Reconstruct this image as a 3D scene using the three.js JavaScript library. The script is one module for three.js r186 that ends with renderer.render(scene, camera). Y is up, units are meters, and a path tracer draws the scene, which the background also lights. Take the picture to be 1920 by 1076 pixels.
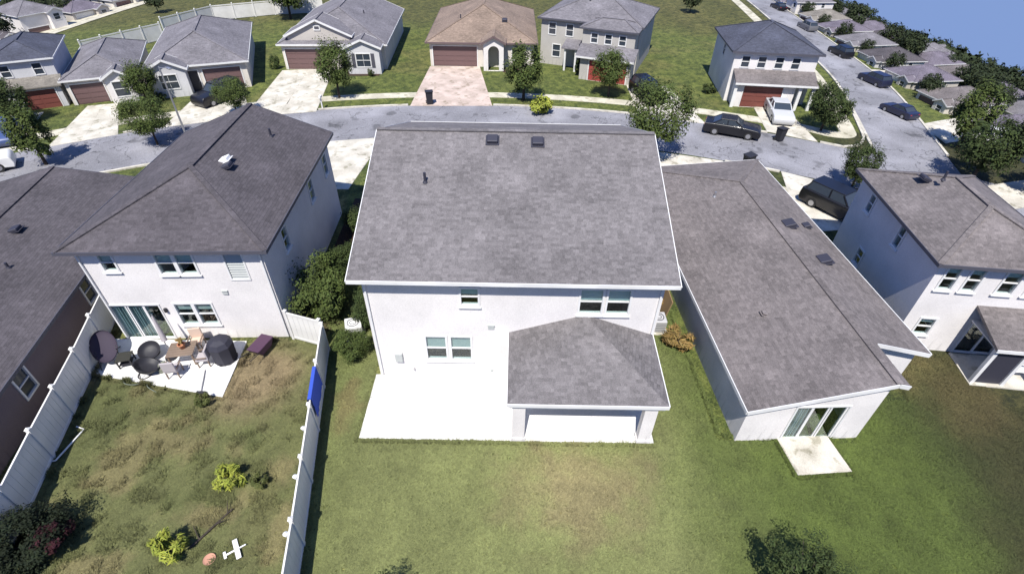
import * as THREE from 'three';
import { mergeGeometries, toCreasedNormals } from 'three/addons/utils/BufferGeometryUtils.js';
import { RoundedBoxGeometry } from 'three/addons/geometries/RoundedBoxGeometry.js';

// ------------------------------------------------------------------ camera, sky, sun, exposure
const scene = new THREE.Scene();
const R = Math.PI / 180;
const camera = new THREE.PerspectiveCamera(57.5, 1024 / 573, 0.1, 2500);
camera.position.set(-1.0, 18.5, 16.4);
{
  const th = 39.5 * R, ro = 1.0 * R;
  camera.up.set(-Math.sin(ro), Math.cos(th) * Math.cos(ro), -Math.sin(th) * Math.cos(ro));
  camera.lookAt(-1.0, 18.5 - Math.sin(th), 16.4 - Math.cos(th));
}
const renderer = new THREE.WebGLRenderer({ antialias: true });
renderer.setSize(1024, 573);
renderer.toneMapping = THREE.LinearToneMapping;
renderer.toneMappingExposure = 1.68;
renderer.shadowMap.enabled = true;

function skyTexture() {                       // clear afternoon sky, deep blue overhead, paler towards the horizon
  const W = 256, H = 256, d = new Float32Array(W * H * 4);
  const stops = [[-90, .15, .22, .40], [-14, .15, .22, .40], [-9, .060, .13, .37], [-2, .052, .12, .37], [30, .08, .15, .37], [90, .085, .15, .36]];
  for (let y = 0; y < H; y++) {
    const el = (y + .5) / H * 180 - 90;
    let k = 0; while (k < stops.length - 2 && el > stops[k + 1][0]) k++;
    const a = stops[k], b = stops[k + 1], t = Math.min(1, Math.max(0, (el - a[0]) / (b[0] - a[0])));
    for (let x = 0; x < W; x++) {
      const i = (y * W + x) * 4;
      for (let c = 0; c < 3; c++) d[i + c] = a[c + 1] + (b[c + 1] - a[c + 1]) * t;
      d[i + 3] = 1;
    }
  }
  const t = new THREE.DataTexture(d, W, H, THREE.RGBAFormat, THREE.FloatType);
  t.mapping = THREE.EquirectangularReflectionMapping; t.magFilter = t.minFilter = THREE.LinearFilter; t.needsUpdate = true;
  return t;
}
scene.background = skyTexture();
scene.environment = scene.background;

const sun = new THREE.DirectionalLight(new THREE.Color(1, .955, .88), 4.4);
{
  const az = 11 * R, el = 58 * R;
  sun.position.set(-Math.sin(az) * Math.cos(el), Math.sin(el), Math.cos(az) * Math.cos(el)).multiplyScalar(150).add(new THREE.Vector3(0, 0, -25));
  sun.target.position.set(0, 0, -25);
}
sun.castShadow = true; sun.shadow.mapSize.set(4096, 4096); sun.shadow.radius = 1;
Object.assign(sun.shadow.camera, { left: -130, right: 130, top: 130, bottom: -130, near: 1, far: 420 });
scene.add(sun, sun.target);

// ------------------------------------------------------------------ helpers
function rng(seed) { let s = seed | 0; return () => { s = (s + 0x6d2b79f5) | 0; let t = Math.imul(s ^ (s >>> 15), 1 | s); t = (t + Math.imul(t ^ (t >>> 7), 61 | t)) ^ t; return ((t ^ (t >>> 14)) >>> 0) / 4294967296; }; }
const V = (x, y, z) => new THREE.Vector3(x, y, z);
const clamp = (x, a = 0, b = 1) => Math.min(b, Math.max(a, x));
const mix = (a, b, t) => a + (b - a) * t;
const sstep = (a, b, x) => { const t = clamp((x - a) / (b - a)); return t * t * (3 - 2 * t); };
function lat(ix, iy, s) { let h = Math.imul(ix, 374761393) ^ Math.imul(iy, 668265263) ^ Math.imul(s, 2147483647); h = Math.imul(h ^ (h >>> 13), 1274126177); return ((h ^ (h >>> 16)) >>> 0) / 4294967296; }
function noise(x, y, s = 1, per = 0) {
  const x0 = Math.floor(x), y0 = Math.floor(y), fx = x - x0, fy = y - y0, w = (i) => per ? ((i % per) + per) % per : i;
  const u = fx * fx * (3 - 2 * fx), v = fy * fy * (3 - 2 * fy);
  const a = lat(w(x0), w(y0), s), b = lat(w(x0 + 1), w(y0), s), c = lat(w(x0), w(y0 + 1), s), d = lat(w(x0 + 1), w(y0 + 1), s);
  return a + (b - a) * u + (c - a) * v + (a - b - c + d) * u * v;
}
function fbm(x, y, s = 1, oct = 4, per = 0) { let a = .5, t = 0, n = 0; for (let o = 0; o < oct; o++) { t += a * noise(x, y, s + o * 17, per); n += a; a *= .55; x *= 2; y *= 2; per *= 2; } return t / n; }
function tex(n, fn, repeat, srgb = true) {    // fn(u, v) -> grey or [r, g, b] in 0..1; the texture repeats every `repeat` metres
  const d = new Uint8Array(n * n * 4);
  for (let y = 0; y < n; y++) for (let x = 0; x < n; x++) {
    const c = fn(x / n, y / n), i = (y * n + x) * 4, a = Array.isArray(c) ? c : [c, c, c];
    for (let k = 0; k < 3; k++) d[i + k] = clamp(a[k]) * 255;
    d[i + 3] = 255;
  }
  const t = new THREE.DataTexture(d, n, n); t.wrapS = t.wrapT = THREE.RepeatWrapping; t.magFilter = THREE.LinearFilter; t.minFilter = THREE.LinearMipmapLinearFilter; t.generateMipmaps = true;
  if (srgb) t.colorSpace = THREE.SRGBColorSpace;
  t.repeat.set(1 / repeat, 1 / repeat); t.needsUpdate = true; return t;
}
const lin = (r, g, b) => new THREE.Color().setRGB(r, g, b);
function mat(color, o = {}) { return new THREE.MeshStandardMaterial({ color: Array.isArray(color) ? lin(...color) : color, roughness: .85, ...o }); }

const used = new Map();
function numbered(n) { const k = used.get(n) ?? 0; used.set(n, k + 1); return k ? n + '_' + String(k).padStart(3, '0') : n; }
function tag(o, label, category, group, kind) { o.userData = { label, category }; if (group) o.userData.group = group; if (kind) o.userData.kind = kind; return o; }
function shade(o) { o.castShadow = o.receiveShadow = true; return o; }
function part(name, geo, m, parent) { const o = shade(new THREE.Mesh(geo, m)); o.name = name; parent.add(o); return o; }
function thing(name, label, category, pos = [0, 0, 0], turn = 0, group) {
  const o = new THREE.Group(); o.name = numbered(name); o.position.set(...pos); o.rotation.y = turn; tag(o, label, category, group); scene.add(o); return o;
}
function solo(name, geo, m, label, category, group) { const o = part(numbered(name), geo, m, scene); return tag(o, label, category, group); }
function structure(name, geo, m) { const o = part(numbered(name), geo, m, scene); o.userData.kind = 'structure'; return o; }
function copy(src, label, pos, turn = 0, sc = 1, group) {
  const o = src.clone(); o.name = numbered(src.userData.base ?? src.name.replace(/_\d+$/, '')); o.userData = { ...src.userData }; if (label) o.userData.label = label; if (group) o.userData.group = group;
  o.position.set(...pos); o.rotation.set(0, turn, 0); Array.isArray(sc) ? o.scale.set(...sc) : o.scale.setScalar(sc); scene.add(o); return o;
}
// uv in metres on every face, u horizontal and v up the face
function muv(g) {
  g = g.index ? g.toNonIndexed() : g;
  const p = g.attributes.position, uv = new Float32Array(p.count * 2), a = V(), b = V(), c = V(), n = V(), u = V(), w = V(), q = V();
  for (let i = 0; i < p.count; i += 3) {
    a.fromBufferAttribute(p, i); b.fromBufferAttribute(p, i + 1); c.fromBufferAttribute(p, i + 2);
    n.crossVectors(u.subVectors(b, a), w.subVectors(c, a)).normalize();
    if (Math.abs(n.y) > .985) u.set(1, 0, 0); else u.set(n.z, 0, -n.x).normalize();
    w.crossVectors(n, u);
    for (let k = 0; k < 3; k++) { q.fromBufferAttribute(p, i + k); uv[(i + k) * 2] = q.dot(u); uv[(i + k) * 2 + 1] = q.dot(w); }
  }
  g.setAttribute('uv', new THREE.BufferAttribute(uv, 2));
  return g;
}
function flat(g) { g = muv(g); g.computeVertexNormals(); return g; }
function box(w, h, d, x = 0, y = 0, z = 0) { return flat(new THREE.BoxGeometry(w, h, d).translate(x, y, z)); }
function rbox(w, h, d, r, x = 0, y = 0, z = 0) { return muv(new RoundedBoxGeometry(w, h, d, 2, r).translate(x, y, z)); }
function cyl(r0, r1, h, x = 0, y = 0, z = 0, n = 12) { return muv(new THREE.CylinderGeometry(r1, r0, h, n).translate(x, y + h / 2, z)); }   // r0 at the foot, y = foot
function merge(...gs) { return mergeGeometries(gs.map((g) => { g = g.index ? g.toNonIndexed() : g; if (!g.attributes.uv) g = muv(g); for (const k of Object.keys(g.attributes)) if (!['position', 'normal', 'uv'].includes(k)) g.deleteAttribute(k); return g; })); }
function bar(A, B, w, h, n = 0) {             // beam from A to B: w across, h in height; n > 0 makes a round rod of radius w
  const d = V().subVectors(B, A), L = d.length(); d.normalize();
  let up = Math.abs(d.y) > .98 ? V(1, 0, 0) : V(0, 1, 0);
  const x = V().crossVectors(up, d).normalize(), y = V().crossVectors(d, x);
  const g = n ? new THREE.CylinderGeometry(h, w, L, n).rotateX(Math.PI / 2) : new THREE.BoxGeometry(w, h, L);
  g.applyMatrix4(new THREE.Matrix4().makeBasis(x, y, d).setPosition((A.x + B.x) / 2, (A.y + B.y) / 2, (A.z + B.z) / 2));
  return n ? muv(g) : flat(g);
}
function poly(pts, y0, y1) {                  // plan polygon [[x, z]...] as a slab between heights y0 and y1
  const s = new THREE.Shape(pts.map(([x, z]) => new THREE.Vector2(x, -z)));
  return flat(new THREE.ExtrudeGeometry(s, { depth: y1 - y0, bevelEnabled: false }).rotateX(-Math.PI / 2).translate(0, y0, 0));
}
function slab(pts, t) {                       // planar polygon seen from above, counter-clockwise, with thickness t below
  const n = pts.length, pos = [], tri = (a, b, c) => pos.push(...a, ...b, ...c), lo = pts.map(([x, y, z]) => [x, y - t, z]);
  for (let i = 1; i < n - 1; i++) { tri(pts[0], pts[i], pts[i + 1]); tri(lo[0], lo[i + 1], lo[i]); }
  for (let i = 0; i < n; i++) { const j = (i + 1) % n; tri(pts[i], lo[i], lo[j]); tri(pts[i], lo[j], pts[j]); }
  const g = new THREE.BufferGeometry(); g.setAttribute('position', new THREE.Float32BufferAttribute(pos, 3)); return flat(g);
}

// ------------------------------------------------------------------ the lie of the land: level lots on a low rise that falls away to both sides
const fall = (u, k, s = .42) => { u = Math.max(0, u); const u0 = s / (2 * k); return u < u0 ? k * u * u : k * u0 * u0 + s * (u - u0); };
const land = (x, z) => -(fall(x - 34, .0066) + fall(-x - 41, .0024) + fall(-z - 70, .0005, .2));

// ------------------------------------------------------------------ textures and materials
const T = {};
T.grass = tex(1024, (u, v) => { const f = fbm(u * 128, v * 128, 3, 3, 128), g = fbm(u * 24, v * 24, 5, 4, 24), h = noise(u * 512, v * 512, 9, 512); return [clamp(.76 + .6 * (f - .5) + .75 * (g - .5) + .4 * (h - .5)), clamp(.78 + .55 * (f - .5) + .62 * (g - .5) + .38 * (h - .5)), clamp(.68 + .6 * (f - .5) + .7 * (g - .5) + .34 * (h - .5))]; }, 9);
T.grassB = tex(512, (u, v) => fbm(u * 64, v * 64, 31, 3, 64), 2.5, false);
const courses = 72;
T.shingle = tex(1024, (u, v) => {
  const r = Math.floor(v * courses), off = lat(r, 5, 77) * 40, x = u * 40 + off, c = Math.floor(x) % 40, tab = lat(c, r, 13), half = lat(Math.floor(u * 80 + off * 2) % 80, r, 19);
  const big = fbm(u * 5, v * 5, 41, 4, 5), grit = noise(u * 512, v * 512, 43, 512);
  return .71 + .11 * (tab - .5) + .06 * (half - .5) + .2 * (big - .5) + .18 * (grit - .5) + .12 * (fbm(u * 50, v * 3, 47, 3, 1) - .5);
}, 10);
T.shingleB = tex(1024, (u, v) => { const f = (v * courses) % 1, r = Math.floor(v * courses), off = lat(r, 5, 77) * 40, x = (u * 40 + off) % 1; return clamp(.15 + .7 * (1 - f) + .1 * lat(Math.floor(u * 40 + off) % 40, r, 13) - (x < .04 ? .3 : 0)); }, 10, false);
T.stucco = tex(1024, (u, v) => { const st = fbm(u * 60, v * 3, 57, 4, 3), bl = fbm(u * 7, v * 7, 51, 4, 7); return .885 + .10 * (bl - .5) - .16 * sstep(.58, .78, st) * sstep(.4, .65, bl) + .09 * (noise(u * 512, v * 512, 53, 512) - .5); }, 9);
T.stuccoB = tex(512, (u, v) => fbm(u * 100, v * 100, 55, 3, 100), 2, false);
T.concrete = tex(512, (u, v) => { const s = fbm(u * 7, v * 7, 61, 5, 7) - .5, g = noise(u * 256, v * 256, 63, 256) - .5, st = .14 * sstep(.6, .74, fbm(u * 13, v * 13, 65, 4, 13)); return [.86 + .3 * s + .12 * g - st, .85 + .3 * s + .12 * g - st, .82 + .32 * s + .12 * g - st * 1.15]; }, 6);
T.asphalt = tex(1024, (u, v) => { const s = fbm(u * 6, v * 6, 71, 5, 6), g = noise(u * 512, v * 512, 73, 512), k = Math.abs(fbm(u * 9, v * 9, 79, 4, 9) - .5); const oil = sstep(.66, .78, fbm(u * 11 + 3, v * 11, 75, 3, 11)); return .76 + .30 * (s - .5) + .18 * (g - .5) - (k < .008 ? .2 : 0) - .16 * oil; }, 17);
T.wood = tex(256, (u, v) => .75 + .3 * (fbm(u * 4, v * 64, 81, 4, 4) - .5), 1.2);
T.vinyl = tex(256, (u, v) => .9 + .1 * (fbm(u * 5, v * 5, 85, 4, 5) - .5), 3);
T.siding = tex(256, (u, v) => .86 + .1 * (fbm(u * 8, v * 3, 87, 4, 3) - .5), 2.4);
T.bark = tex(128, (u, v) => .6 + .7 * (fbm(u * 16, v * 6, 91, 4, 6) - .5), .6);
T.mulch = tex(256, (u, v) => { const f = fbm(u * 40, v * 40, 95, 3, 40); return [.6 + .9 * (f - .5), .55 + .85 * (f - .5), .5 + .8 * (f - .5)]; }, 1.6);

const shingle = (c) => mat(c, { map: T.shingle, bumpMap: T.shingleB, bumpScale: .012, roughness: .93 });
const stucco = (c) => mat(c, { map: T.stucco, bumpMap: T.stuccoB, bumpScale: .004, roughness: .9 });
const M = {
  roofGrey: shingle([.28, .26, .268]), roofDark: shingle([.14, .125, .14]), roofTaupe: shingle([.275, .243, .242]), roofBrown: shingle([.40, .30, .235]), roofSlate: shingle([.105, .115, .165]), roofMid: shingle([.30, .285, .315]), roofPurple: shingle([.25, .22, .28]), roofTan: shingle([.36, .33, .29]),
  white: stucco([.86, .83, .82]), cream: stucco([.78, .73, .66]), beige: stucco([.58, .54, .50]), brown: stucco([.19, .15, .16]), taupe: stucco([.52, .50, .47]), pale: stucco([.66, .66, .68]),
  trim: mat([.82, .82, .82], { map: T.vinyl, roughness: .55 }), trimBrown: mat([.12, .085, .09], { roughness: .6 }), trimDark: mat([.07, .07, .09], { roughness: .55 }),
  glass: new THREE.MeshPhysicalMaterial({ color: lin(.82, .9, .9), transmission: 1, thickness: 0, roughness: .03, ior: 1.5 }),
  glassFar: mat([.035, .045, .06], { roughness: .06 }),
  blind: mat([.50, .57, .57], { roughness: .8 }), blindGrey: mat([.40, .42, .41], { roughness: .8 }), curtain: mat([.42, .5, .52], { roughness: .9 }),
  garageBrown: mat([.14, .085, .085], { roughness: .55 }), garageRed: mat([.30, .05, .045], { roughness: .55 }), garageMaroon: mat([.16, .05, .04], { roughness: .55 }), garageWhite: mat([.7, .69, .67], { roughness: .55 }),
  doorDark: mat([.03, .03, .04], { roughness: .5 }), metal: mat([.4, .4, .42], { metalness: .7, roughness: .4 }), black: mat([.018, .018, .024], { roughness: .6 }), ventBlack: mat([.03, .03, .045], { roughness: .6 }),
  concrete: mat([.66, .64, .60], { map: T.concrete, roughness: .9 }), slab: mat([.84, .83, .81], { map: T.stucco, roughness: .8 }), walk: mat([.62, .60, .52], { map: T.concrete, roughness: .9 }), paver: mat([.62, .52, .49], { map: T.concrete, roughness: .9 }),
  asphalt: mat([.37, .37, .41], { map: T.asphalt, roughness: .95 }), mulch: mat([.10, .065, .045], { map: T.mulch, roughness: 1 }),
  bark: mat([.14, .11, .085], { map: T.bark, roughness: .95 }),
  vinylWhite: mat([.84, .83, .80], { map: T.vinyl, roughness: .5 }),
  rubber: mat([.015, .015, .016], { roughness: .8 }),
};
const leaf = (c) => new THREE.MeshPhysicalMaterial({ color: lin(...c), vertexColors: true, roughness: .85, specularIntensity: .35, side: THREE.DoubleSide });
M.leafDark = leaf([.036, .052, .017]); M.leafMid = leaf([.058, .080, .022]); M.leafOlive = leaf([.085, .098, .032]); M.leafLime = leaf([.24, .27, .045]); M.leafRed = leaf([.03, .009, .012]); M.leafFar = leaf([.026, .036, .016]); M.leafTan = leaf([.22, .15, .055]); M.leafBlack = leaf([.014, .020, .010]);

// ------------------------------------------------------------------ ground: one sheet of lawns and fields to the edge of the rise
function lawn(x, z) {                          // colour of the turf, patch by patch (linear)
  const n1 = fbm(x * .16 + 40, z * .16 + 9, 101, 4), n2 = fbm(x * .55 + 7, z * .55, 103, 4), n3 = fbm(x * 1.7, z * 1.7 + 3, 107, 3);
  let c = [.115, .140, .045];
  const to = (d, t) => { t = clamp(t); c = c.map((v, i) => mix(v, d[i], t)); };
  if (z < -28) { to([.125, .150, .042], .8); to([.105, .100, .040], sstep(-58, -66, z + (n1 - .5) * 14) * .85); to([.16, .145, .07], sstep(.56, .72, n1) * .5); }
  else {
    const wob = (n2 - .5) * 2.2;
    const fenced = sstep(.25, -.25, x - (-9.9 + .185 * (z + .8)) + (n3 - .5) * .1) * sstep(-22.6, -21.6, x - .2 * z);
    to([.192, .202, .094], sstep(-12, -6, x) * sstep(7.5, 4.5, x + wob));                                   // pale turf behind the middle house
    to([.098, .128, .032], sstep(7.2, 10.5, x + wob)); to([.052, .064, .020], sstep(14, 18, x + wob * 1.5)); to([.050, .046, .020], sstep(17.5, 21, x + z * .3 + wob * 1.6) * .8); // deep green turf to the right; far corner darkened in colour for lens vignetting
    to([.27, .215, .14], sstep(3.3, .6, Math.hypot((x - 1.4) / 1.25, (z - 5.9)) + (n2 - .5) * 3 + (n3 - .5) * 2) * .8);
    to([.13, .095, .05], sstep(3.2, 1.0, Math.hypot(x - 19, (z - 1.0) * .9) + (n2 - .5) * 4) * .55);
    to([.16, .125, .06], sstep(2.4, 1.0, Math.hypot(x - 17.5, z + .9) + (n2 - .5) * 3) * .5);
    to([.142, .152, .066], fenced); to([.23, .185, .11], fenced * sstep(.52, .68, n2) * .55); to([.10, .115, .045], fenced * sstep(.55, .68, fbm(x * .6 + 3, z * .6 + 70, 113, 4)) * .6);
    to([.30, .225, .16], fenced * sstep(3.0, .8, Math.hypot(x + 12.6, z - .9) + (n2 - .5) * 2.5) * .8);
    to([.22, .15, .09], sstep(.9, .3, Math.abs(x + 8.1 + .1 * (n2 - .5)) + Math.abs(z - 2.2) * .35 + (n3 - .5)) * .5);
  }
  const k = .80 + .55 * (n2 - .35) * .6 + .35 * (n3 - .5);
  return c.map((v) => v * k);
}
{
  const xs = [], zs = [];
  for (let x = -300; x < -46; x += 6) xs.push(x); for (let x = -46; x < -24; x += 1) xs.push(x); for (let x = -24; x < 24; x += .3) xs.push(x); for (let x = 24; x < 50; x += .5) xs.push(x); for (let x = 50; x < 80; x += 1.5) xs.push(x); for (let x = 80; x <= 300; x += 5) xs.push(x);
  for (let z = 60; z > 14; z -= 4) zs.push(z); for (let z = 14; z > -6; z -= .3) zs.push(z); for (let z = -6; z > -62; z -= 1) zs.push(z); for (let z = -62; z >= -420; z -= 5) zs.push(z);
  const pos = [], col = [], uv = [], idx = [];
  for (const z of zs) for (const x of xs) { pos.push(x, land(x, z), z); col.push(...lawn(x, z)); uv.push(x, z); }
  const nx = xs.length;
  for (let j = 0; j < zs.length - 1; j++) for (let i = 0; i < nx - 1; i++) { const a = j * nx + i, b = a + 1, c = a + nx, d = c + 1; idx.push(a, b, c, b, d, c); }
  const g = new THREE.BufferGeometry();
  g.setAttribute('position', new THREE.Float32BufferAttribute(pos, 3)); g.setAttribute('color', new THREE.Float32BufferAttribute(col, 3)); g.setAttribute('uv', new THREE.Float32BufferAttribute(uv, 2)); g.setIndex(idx); g.computeVertexNormals();
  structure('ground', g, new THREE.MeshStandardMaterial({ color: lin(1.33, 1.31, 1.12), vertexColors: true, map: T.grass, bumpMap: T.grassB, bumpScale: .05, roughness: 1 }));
}

// ------------------------------------------------------------------ streets, kerbs, walks, drives
const ARC = { x: -4, z: 28 };
const arcP = (r, a) => [ARC.x + r * Math.sin(a), ARC.z - r * Math.cos(a)];                  // a = 0 points straight away across the street
function ribbon(left, right, dy, skirt = 0, across = 1) {                                   // draped strip between two edge lines (left and right as one walks along)
  const pos = [], n = left.length, P = ([x, z], d) => [x, land(x, z) + d, z], tri = (a, b, c) => pos.push(...a, ...b, ...c), k = (p, q, t) => [mix(p[0], q[0], t), mix(p[1], q[1], t)];
  for (let i = 0; i < n - 1; i++) {
    for (let m = 0; m < across; m++) {
      const a = P(k(left[i], right[i], m / across), dy), b = P(k(left[i], right[i], (m + 1) / across), dy), c = P(k(left[i + 1], right[i + 1], m / across), dy), d = P(k(left[i + 1], right[i + 1], (m + 1) / across), dy);
      tri(a, b, d); tri(a, d, c);
    }
    if (skirt) { const a = P(left[i], dy), b = P(right[i], dy), c = P(left[i + 1], dy), d = P(right[i + 1], dy), a2 = P(left[i], dy - skirt), c2 = P(left[i + 1], dy - skirt), b2 = P(right[i], dy - skirt), d2 = P(right[i + 1], dy - skirt); tri(a, c, c2); tri(a, c2, a2); tri(b, b2, d2); tri(b, d2, d); if (i === 0) { tri(a, a2, b2); tri(a, b2, b); } if (i === n - 2) { tri(c, d, d2); tri(c, d2, c2); } }
  }
  const g = new THREE.BufferGeometry(); g.setAttribute('position', new THREE.Float32BufferAttribute(pos, 3)); return flat(g);
}
const arcLine = (r, a0, a1, n) => Array.from({ length: n + 1 }, (_, i) => arcP(r, a0 + (a1 - a0) * i / n));
const RF = 61.3, RN = 54.0;
const aOf = (x, r) => Math.asin((x - ARC.x) / r);
structure('street', ribbon(arcLine(RF, -1.15, .95, 120), arcLine(RN, -1.15, .95, 120), .02, 0, 5), M.asphalt);
// the side street leaves the bend on the right
function spline(pts, n) { const c = new THREE.CatmullRomCurve3(pts.map(([x, z]) => V(x, 0, z))); return Array.from({ length: n + 1 }, (_, i) => { const t = i / n, p = c.getPoint(t), d = c.getTangent(t); return { p: [p.x, p.z], n: [-d.z, d.x] }; }); }
const side = spline([[30.5, -20], [31.9, -25], [34.3, -33], [36.9, -43], [38.6, -56], [40.2, -72], [42.6, -95], [45, -125]], 60);
const off = (s, d) => s.map(({ p, n }) => [p[0] + n[0] * d, p[1] + n[1] * d]);
structure('side_street', ribbon(off(side, -2.7), off(side, 2.7), .06, 0, 6), M.asphalt);
const far2 = spline([[55.2, -6], [57.2, -30], [59.6, -55], [62.6, -85], [66, -120]], 40); structure('far_street', ribbon(off(far2, -2), off(far2, 2), .1, 0, 5), M.asphalt);
const far3 = spline([[-64, -20], [-68, -44], [-67, -66], [-61, -96], [-52, -130]], 40); structure('field_road', ribbon(off(far3, -2.6), off(far3, 2.6), .06, 0, 4), M.walk);

// driveways: plan quads from the street to the garages [far-left, far-right, near-right, near-left]
const drives = [
  ['driveway', [[-26.6, -42.6], [-21.2, -43.6], [-19.4, -31.0], [-25.4, -29.4]], M.concrete],
  ['driveway', [[-10.7, -44.9], [-5.1, -45.2], [-3.2, -33.2], [-11.0, -32.8]], M.paver],
  ['driveway', [[10.7, -40.6], [15.0, -39.6], [16.3, -29.7], [10.6, -31.5]], M.concrete],
  ['driveway', [[22.2, -34.6], [25.2, -34.6], [24.9, -26.2], [21.3, -28.2]], M.concrete],
  ['driveway', [[-32.2, -35.4], [-28.6, -36.8], [-24.9, -29.6], [-31.4, -26.8]], M.concrete],
  ['driveway', [[-40.8, -31.4], [-38.4, -32.2], [-34.3, -25.2], [-38.4, -22.6]], M.concrete],
  ['driveway', [[-46.2, -29.0], [-43.8, -29.8], [-40.2, -21.2], [-43.6, -18.6]], M.concrete],
  ['driveway', [[-17.8, -16.6], [-12.8, -16.6], [-12.0, -25.6], [-18.8, -24.0]], M.concrete],
  ['driveway', [[8.6, -16.2], [13.4, -16.4], [15.6, -22.2], [8.4, -24.4]], M.concrete],
  ['driveway', [[17.6, -12.0], [21.4, -12.6], [24.6, -17.4], [19.6, -20.6]], M.concrete],
  ['driveway', [[-6.0, -16.8], [-1.0, -16.8], [-.2, -25.8], [-6.8, -25.8]], M.concrete],
  ['driveway', [[36.2, -30.5], [42.5, -33.6], [44.5, -29.8], [36.0, -26.4]], M.concrete],
  ['driveway', [[33.6, -18.6], [39.5, -20.5], [40.5, -17.4], [33.0, -15.2]], M.concrete],
  ['driveway', [[40.6, -47.6], [45.2, -48.6], [45.2, -45.0], [40.0, -44.2]], M.concrete],
];
for (const [n, q, m] of drives) {                                                           // each a draped grid, cast in two halves with a joint between
  const N = 6, L = [], Rr = [];
  for (let i = 0; i <= N; i++) { const t = i / N; L.push([mix(q[0][0], q[3][0], t), mix(q[0][1], q[3][1], t)]); Rr.push([mix(q[1][0], q[2][0], t), mix(q[1][1], q[2][1], t)]); }
  const d = structure(n, ribbon(Rr, L, .034, .1, 4), m);
  for (let i = 0; i < N; i++) {                                                             // cast panels
    const f = (t, s) => [mix(L[i][0], L[i + 1][0], t) * (1 - s) + mix(Rr[i][0], Rr[i + 1][0], t) * s, mix(L[i][1], L[i + 1][1], t) * (1 - s) + mix(Rr[i][1], Rr[i + 1][1], t) * s];
    for (const [s0, s1] of [[.01, .493], [.507, .99]]) part('concrete_panel', ribbon([f(.012, s1), f(.988, s1)], [f(.012, s0), f(.988, s0)], .044, .01, 2), m, d);
  }
}
// walks on both sides, in cast flags
function walkArc(r0, r1, a0, a1, name) {
  const w = structure(name, ribbon(arcLine(r1, a0, a1, 60), arcLine(r0, a0, a1, 60), .022, .08), M.walk);
  const n = Math.round((a1 - a0) * r0 / 1.5);
  for (let i = 0; i < n; i++) { const s = a0 + (a1 - a0) * (i + .012) / n, e = a0 + (a1 - a0) * (i + .988) / n; part('paving_flag', ribbon([arcP(r1 - .02, s), arcP(r1 - .02, e)], [arcP(r0 + .02, s), arcP(r0 + .02, e)], .030 + .002 * (i % 3), .01), M.walk, w); }
}
walkArc(63.5, 64.9, aOf(-46, 64), aOf(23.5, 64), 'pavement');
walkArc(50.2, 51.5, aOf(-40, 51), aOf(24, 51), 'pavement');
{
  const c = spline([[23.5, -30.3], [25.4, -29.0], [27.0, -27.9], [28.2, -27.9], [28.8, -29.3], [29.5, -32], [31.1, -38], [32.6, -45], [33.7, -56], [35.3, -72], [37.7, -95]], 60);
  const w = structure('pavement', ribbon(off(c, -.7), off(c, .7), .024, .08), M.walk);
  for (let i = 0; i < 50; i++) { const a = c[i], b = c[i + 1], L = off([a, b], -.68), Q = off([a, b], .68), k = (p, q, t) => [mix(p[0], q[0], t), mix(p[1], q[1], t)]; part('paving_flag', ribbon([k(L[0], L[1], .01), k(L[0], L[1], .985)], [k(Q[0], Q[1], .01), k(Q[0], Q[1], .985)], .032, .01), M.walk, w); }
}
// kerbs: raised between the drives
function kerb(line0, line1, h) { structure('kerb', ribbon(line0, line1, h, h + .1), M.concrete); }
function kerbArc(r, w, spans) { for (const [x0, x1] of spans) { const a0 = aOf(x0, r), a1 = aOf(x1, r), n = Math.max(3, Math.round((a1 - a0) * r / 1.5)); kerb(arcLine(r + w, a0, a1, n), arcLine(r, a0, a1, n), .12); } }
kerbArc(RF, .22, [[-48, -44], [-40, -38.6], [-34, -31.6], [-24.7, -25.2 + .1], [-19.3, -11.2], [-3.1, 10.4], [16.4, 21.2], [25.0, 26.6]].filter(([a, b]) => b > a));
kerbArc(RN - .22, .22, [[-42, -19], [-11.9, -6.9], [-.1, 8.3], [15.7, 19.4], [24.7, 29]]);
{ const s = side.slice(8); kerb(off(s, -2.7), off(s, -2.92), .13); kerb(off(s, 2.92), off(s, 2.7), .13); }
{ const c = spline([[26.4, -25.2], [28.0, -25.6], [29.2, -27.0], [30.0, -29.2], [31.1, -32.6]], 16); kerb(off(c, .11), off(c, -.11), .12); }

// ------------------------------------------------------------------ houses
const geoCache = new Map();
const cached = (key, make) => { if (!geoCache.has(key)) geoCache.set(key, make()); return geoCache.get(key); };
const ring = (w, h, t, d, z = 0) => { const s = new THREE.Shape([[-w / 2, 0], [w / 2, 0], [w / 2, h], [-w / 2, h]].map(([x, y]) => new THREE.Vector2(x, y))); s.holes.push(new THREE.Path([[-w / 2 + t, t], [-w / 2 + t, h - t], [w / 2 - t, h - t], [w / 2 - t, t]].map(([x, y]) => new THREE.Vector2(x, y)))); return flat(new THREE.ExtrudeGeometry(s, { depth: d, bevelEnabled: false }).translate(0, 0, z)); };
const WT = .18;
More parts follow.
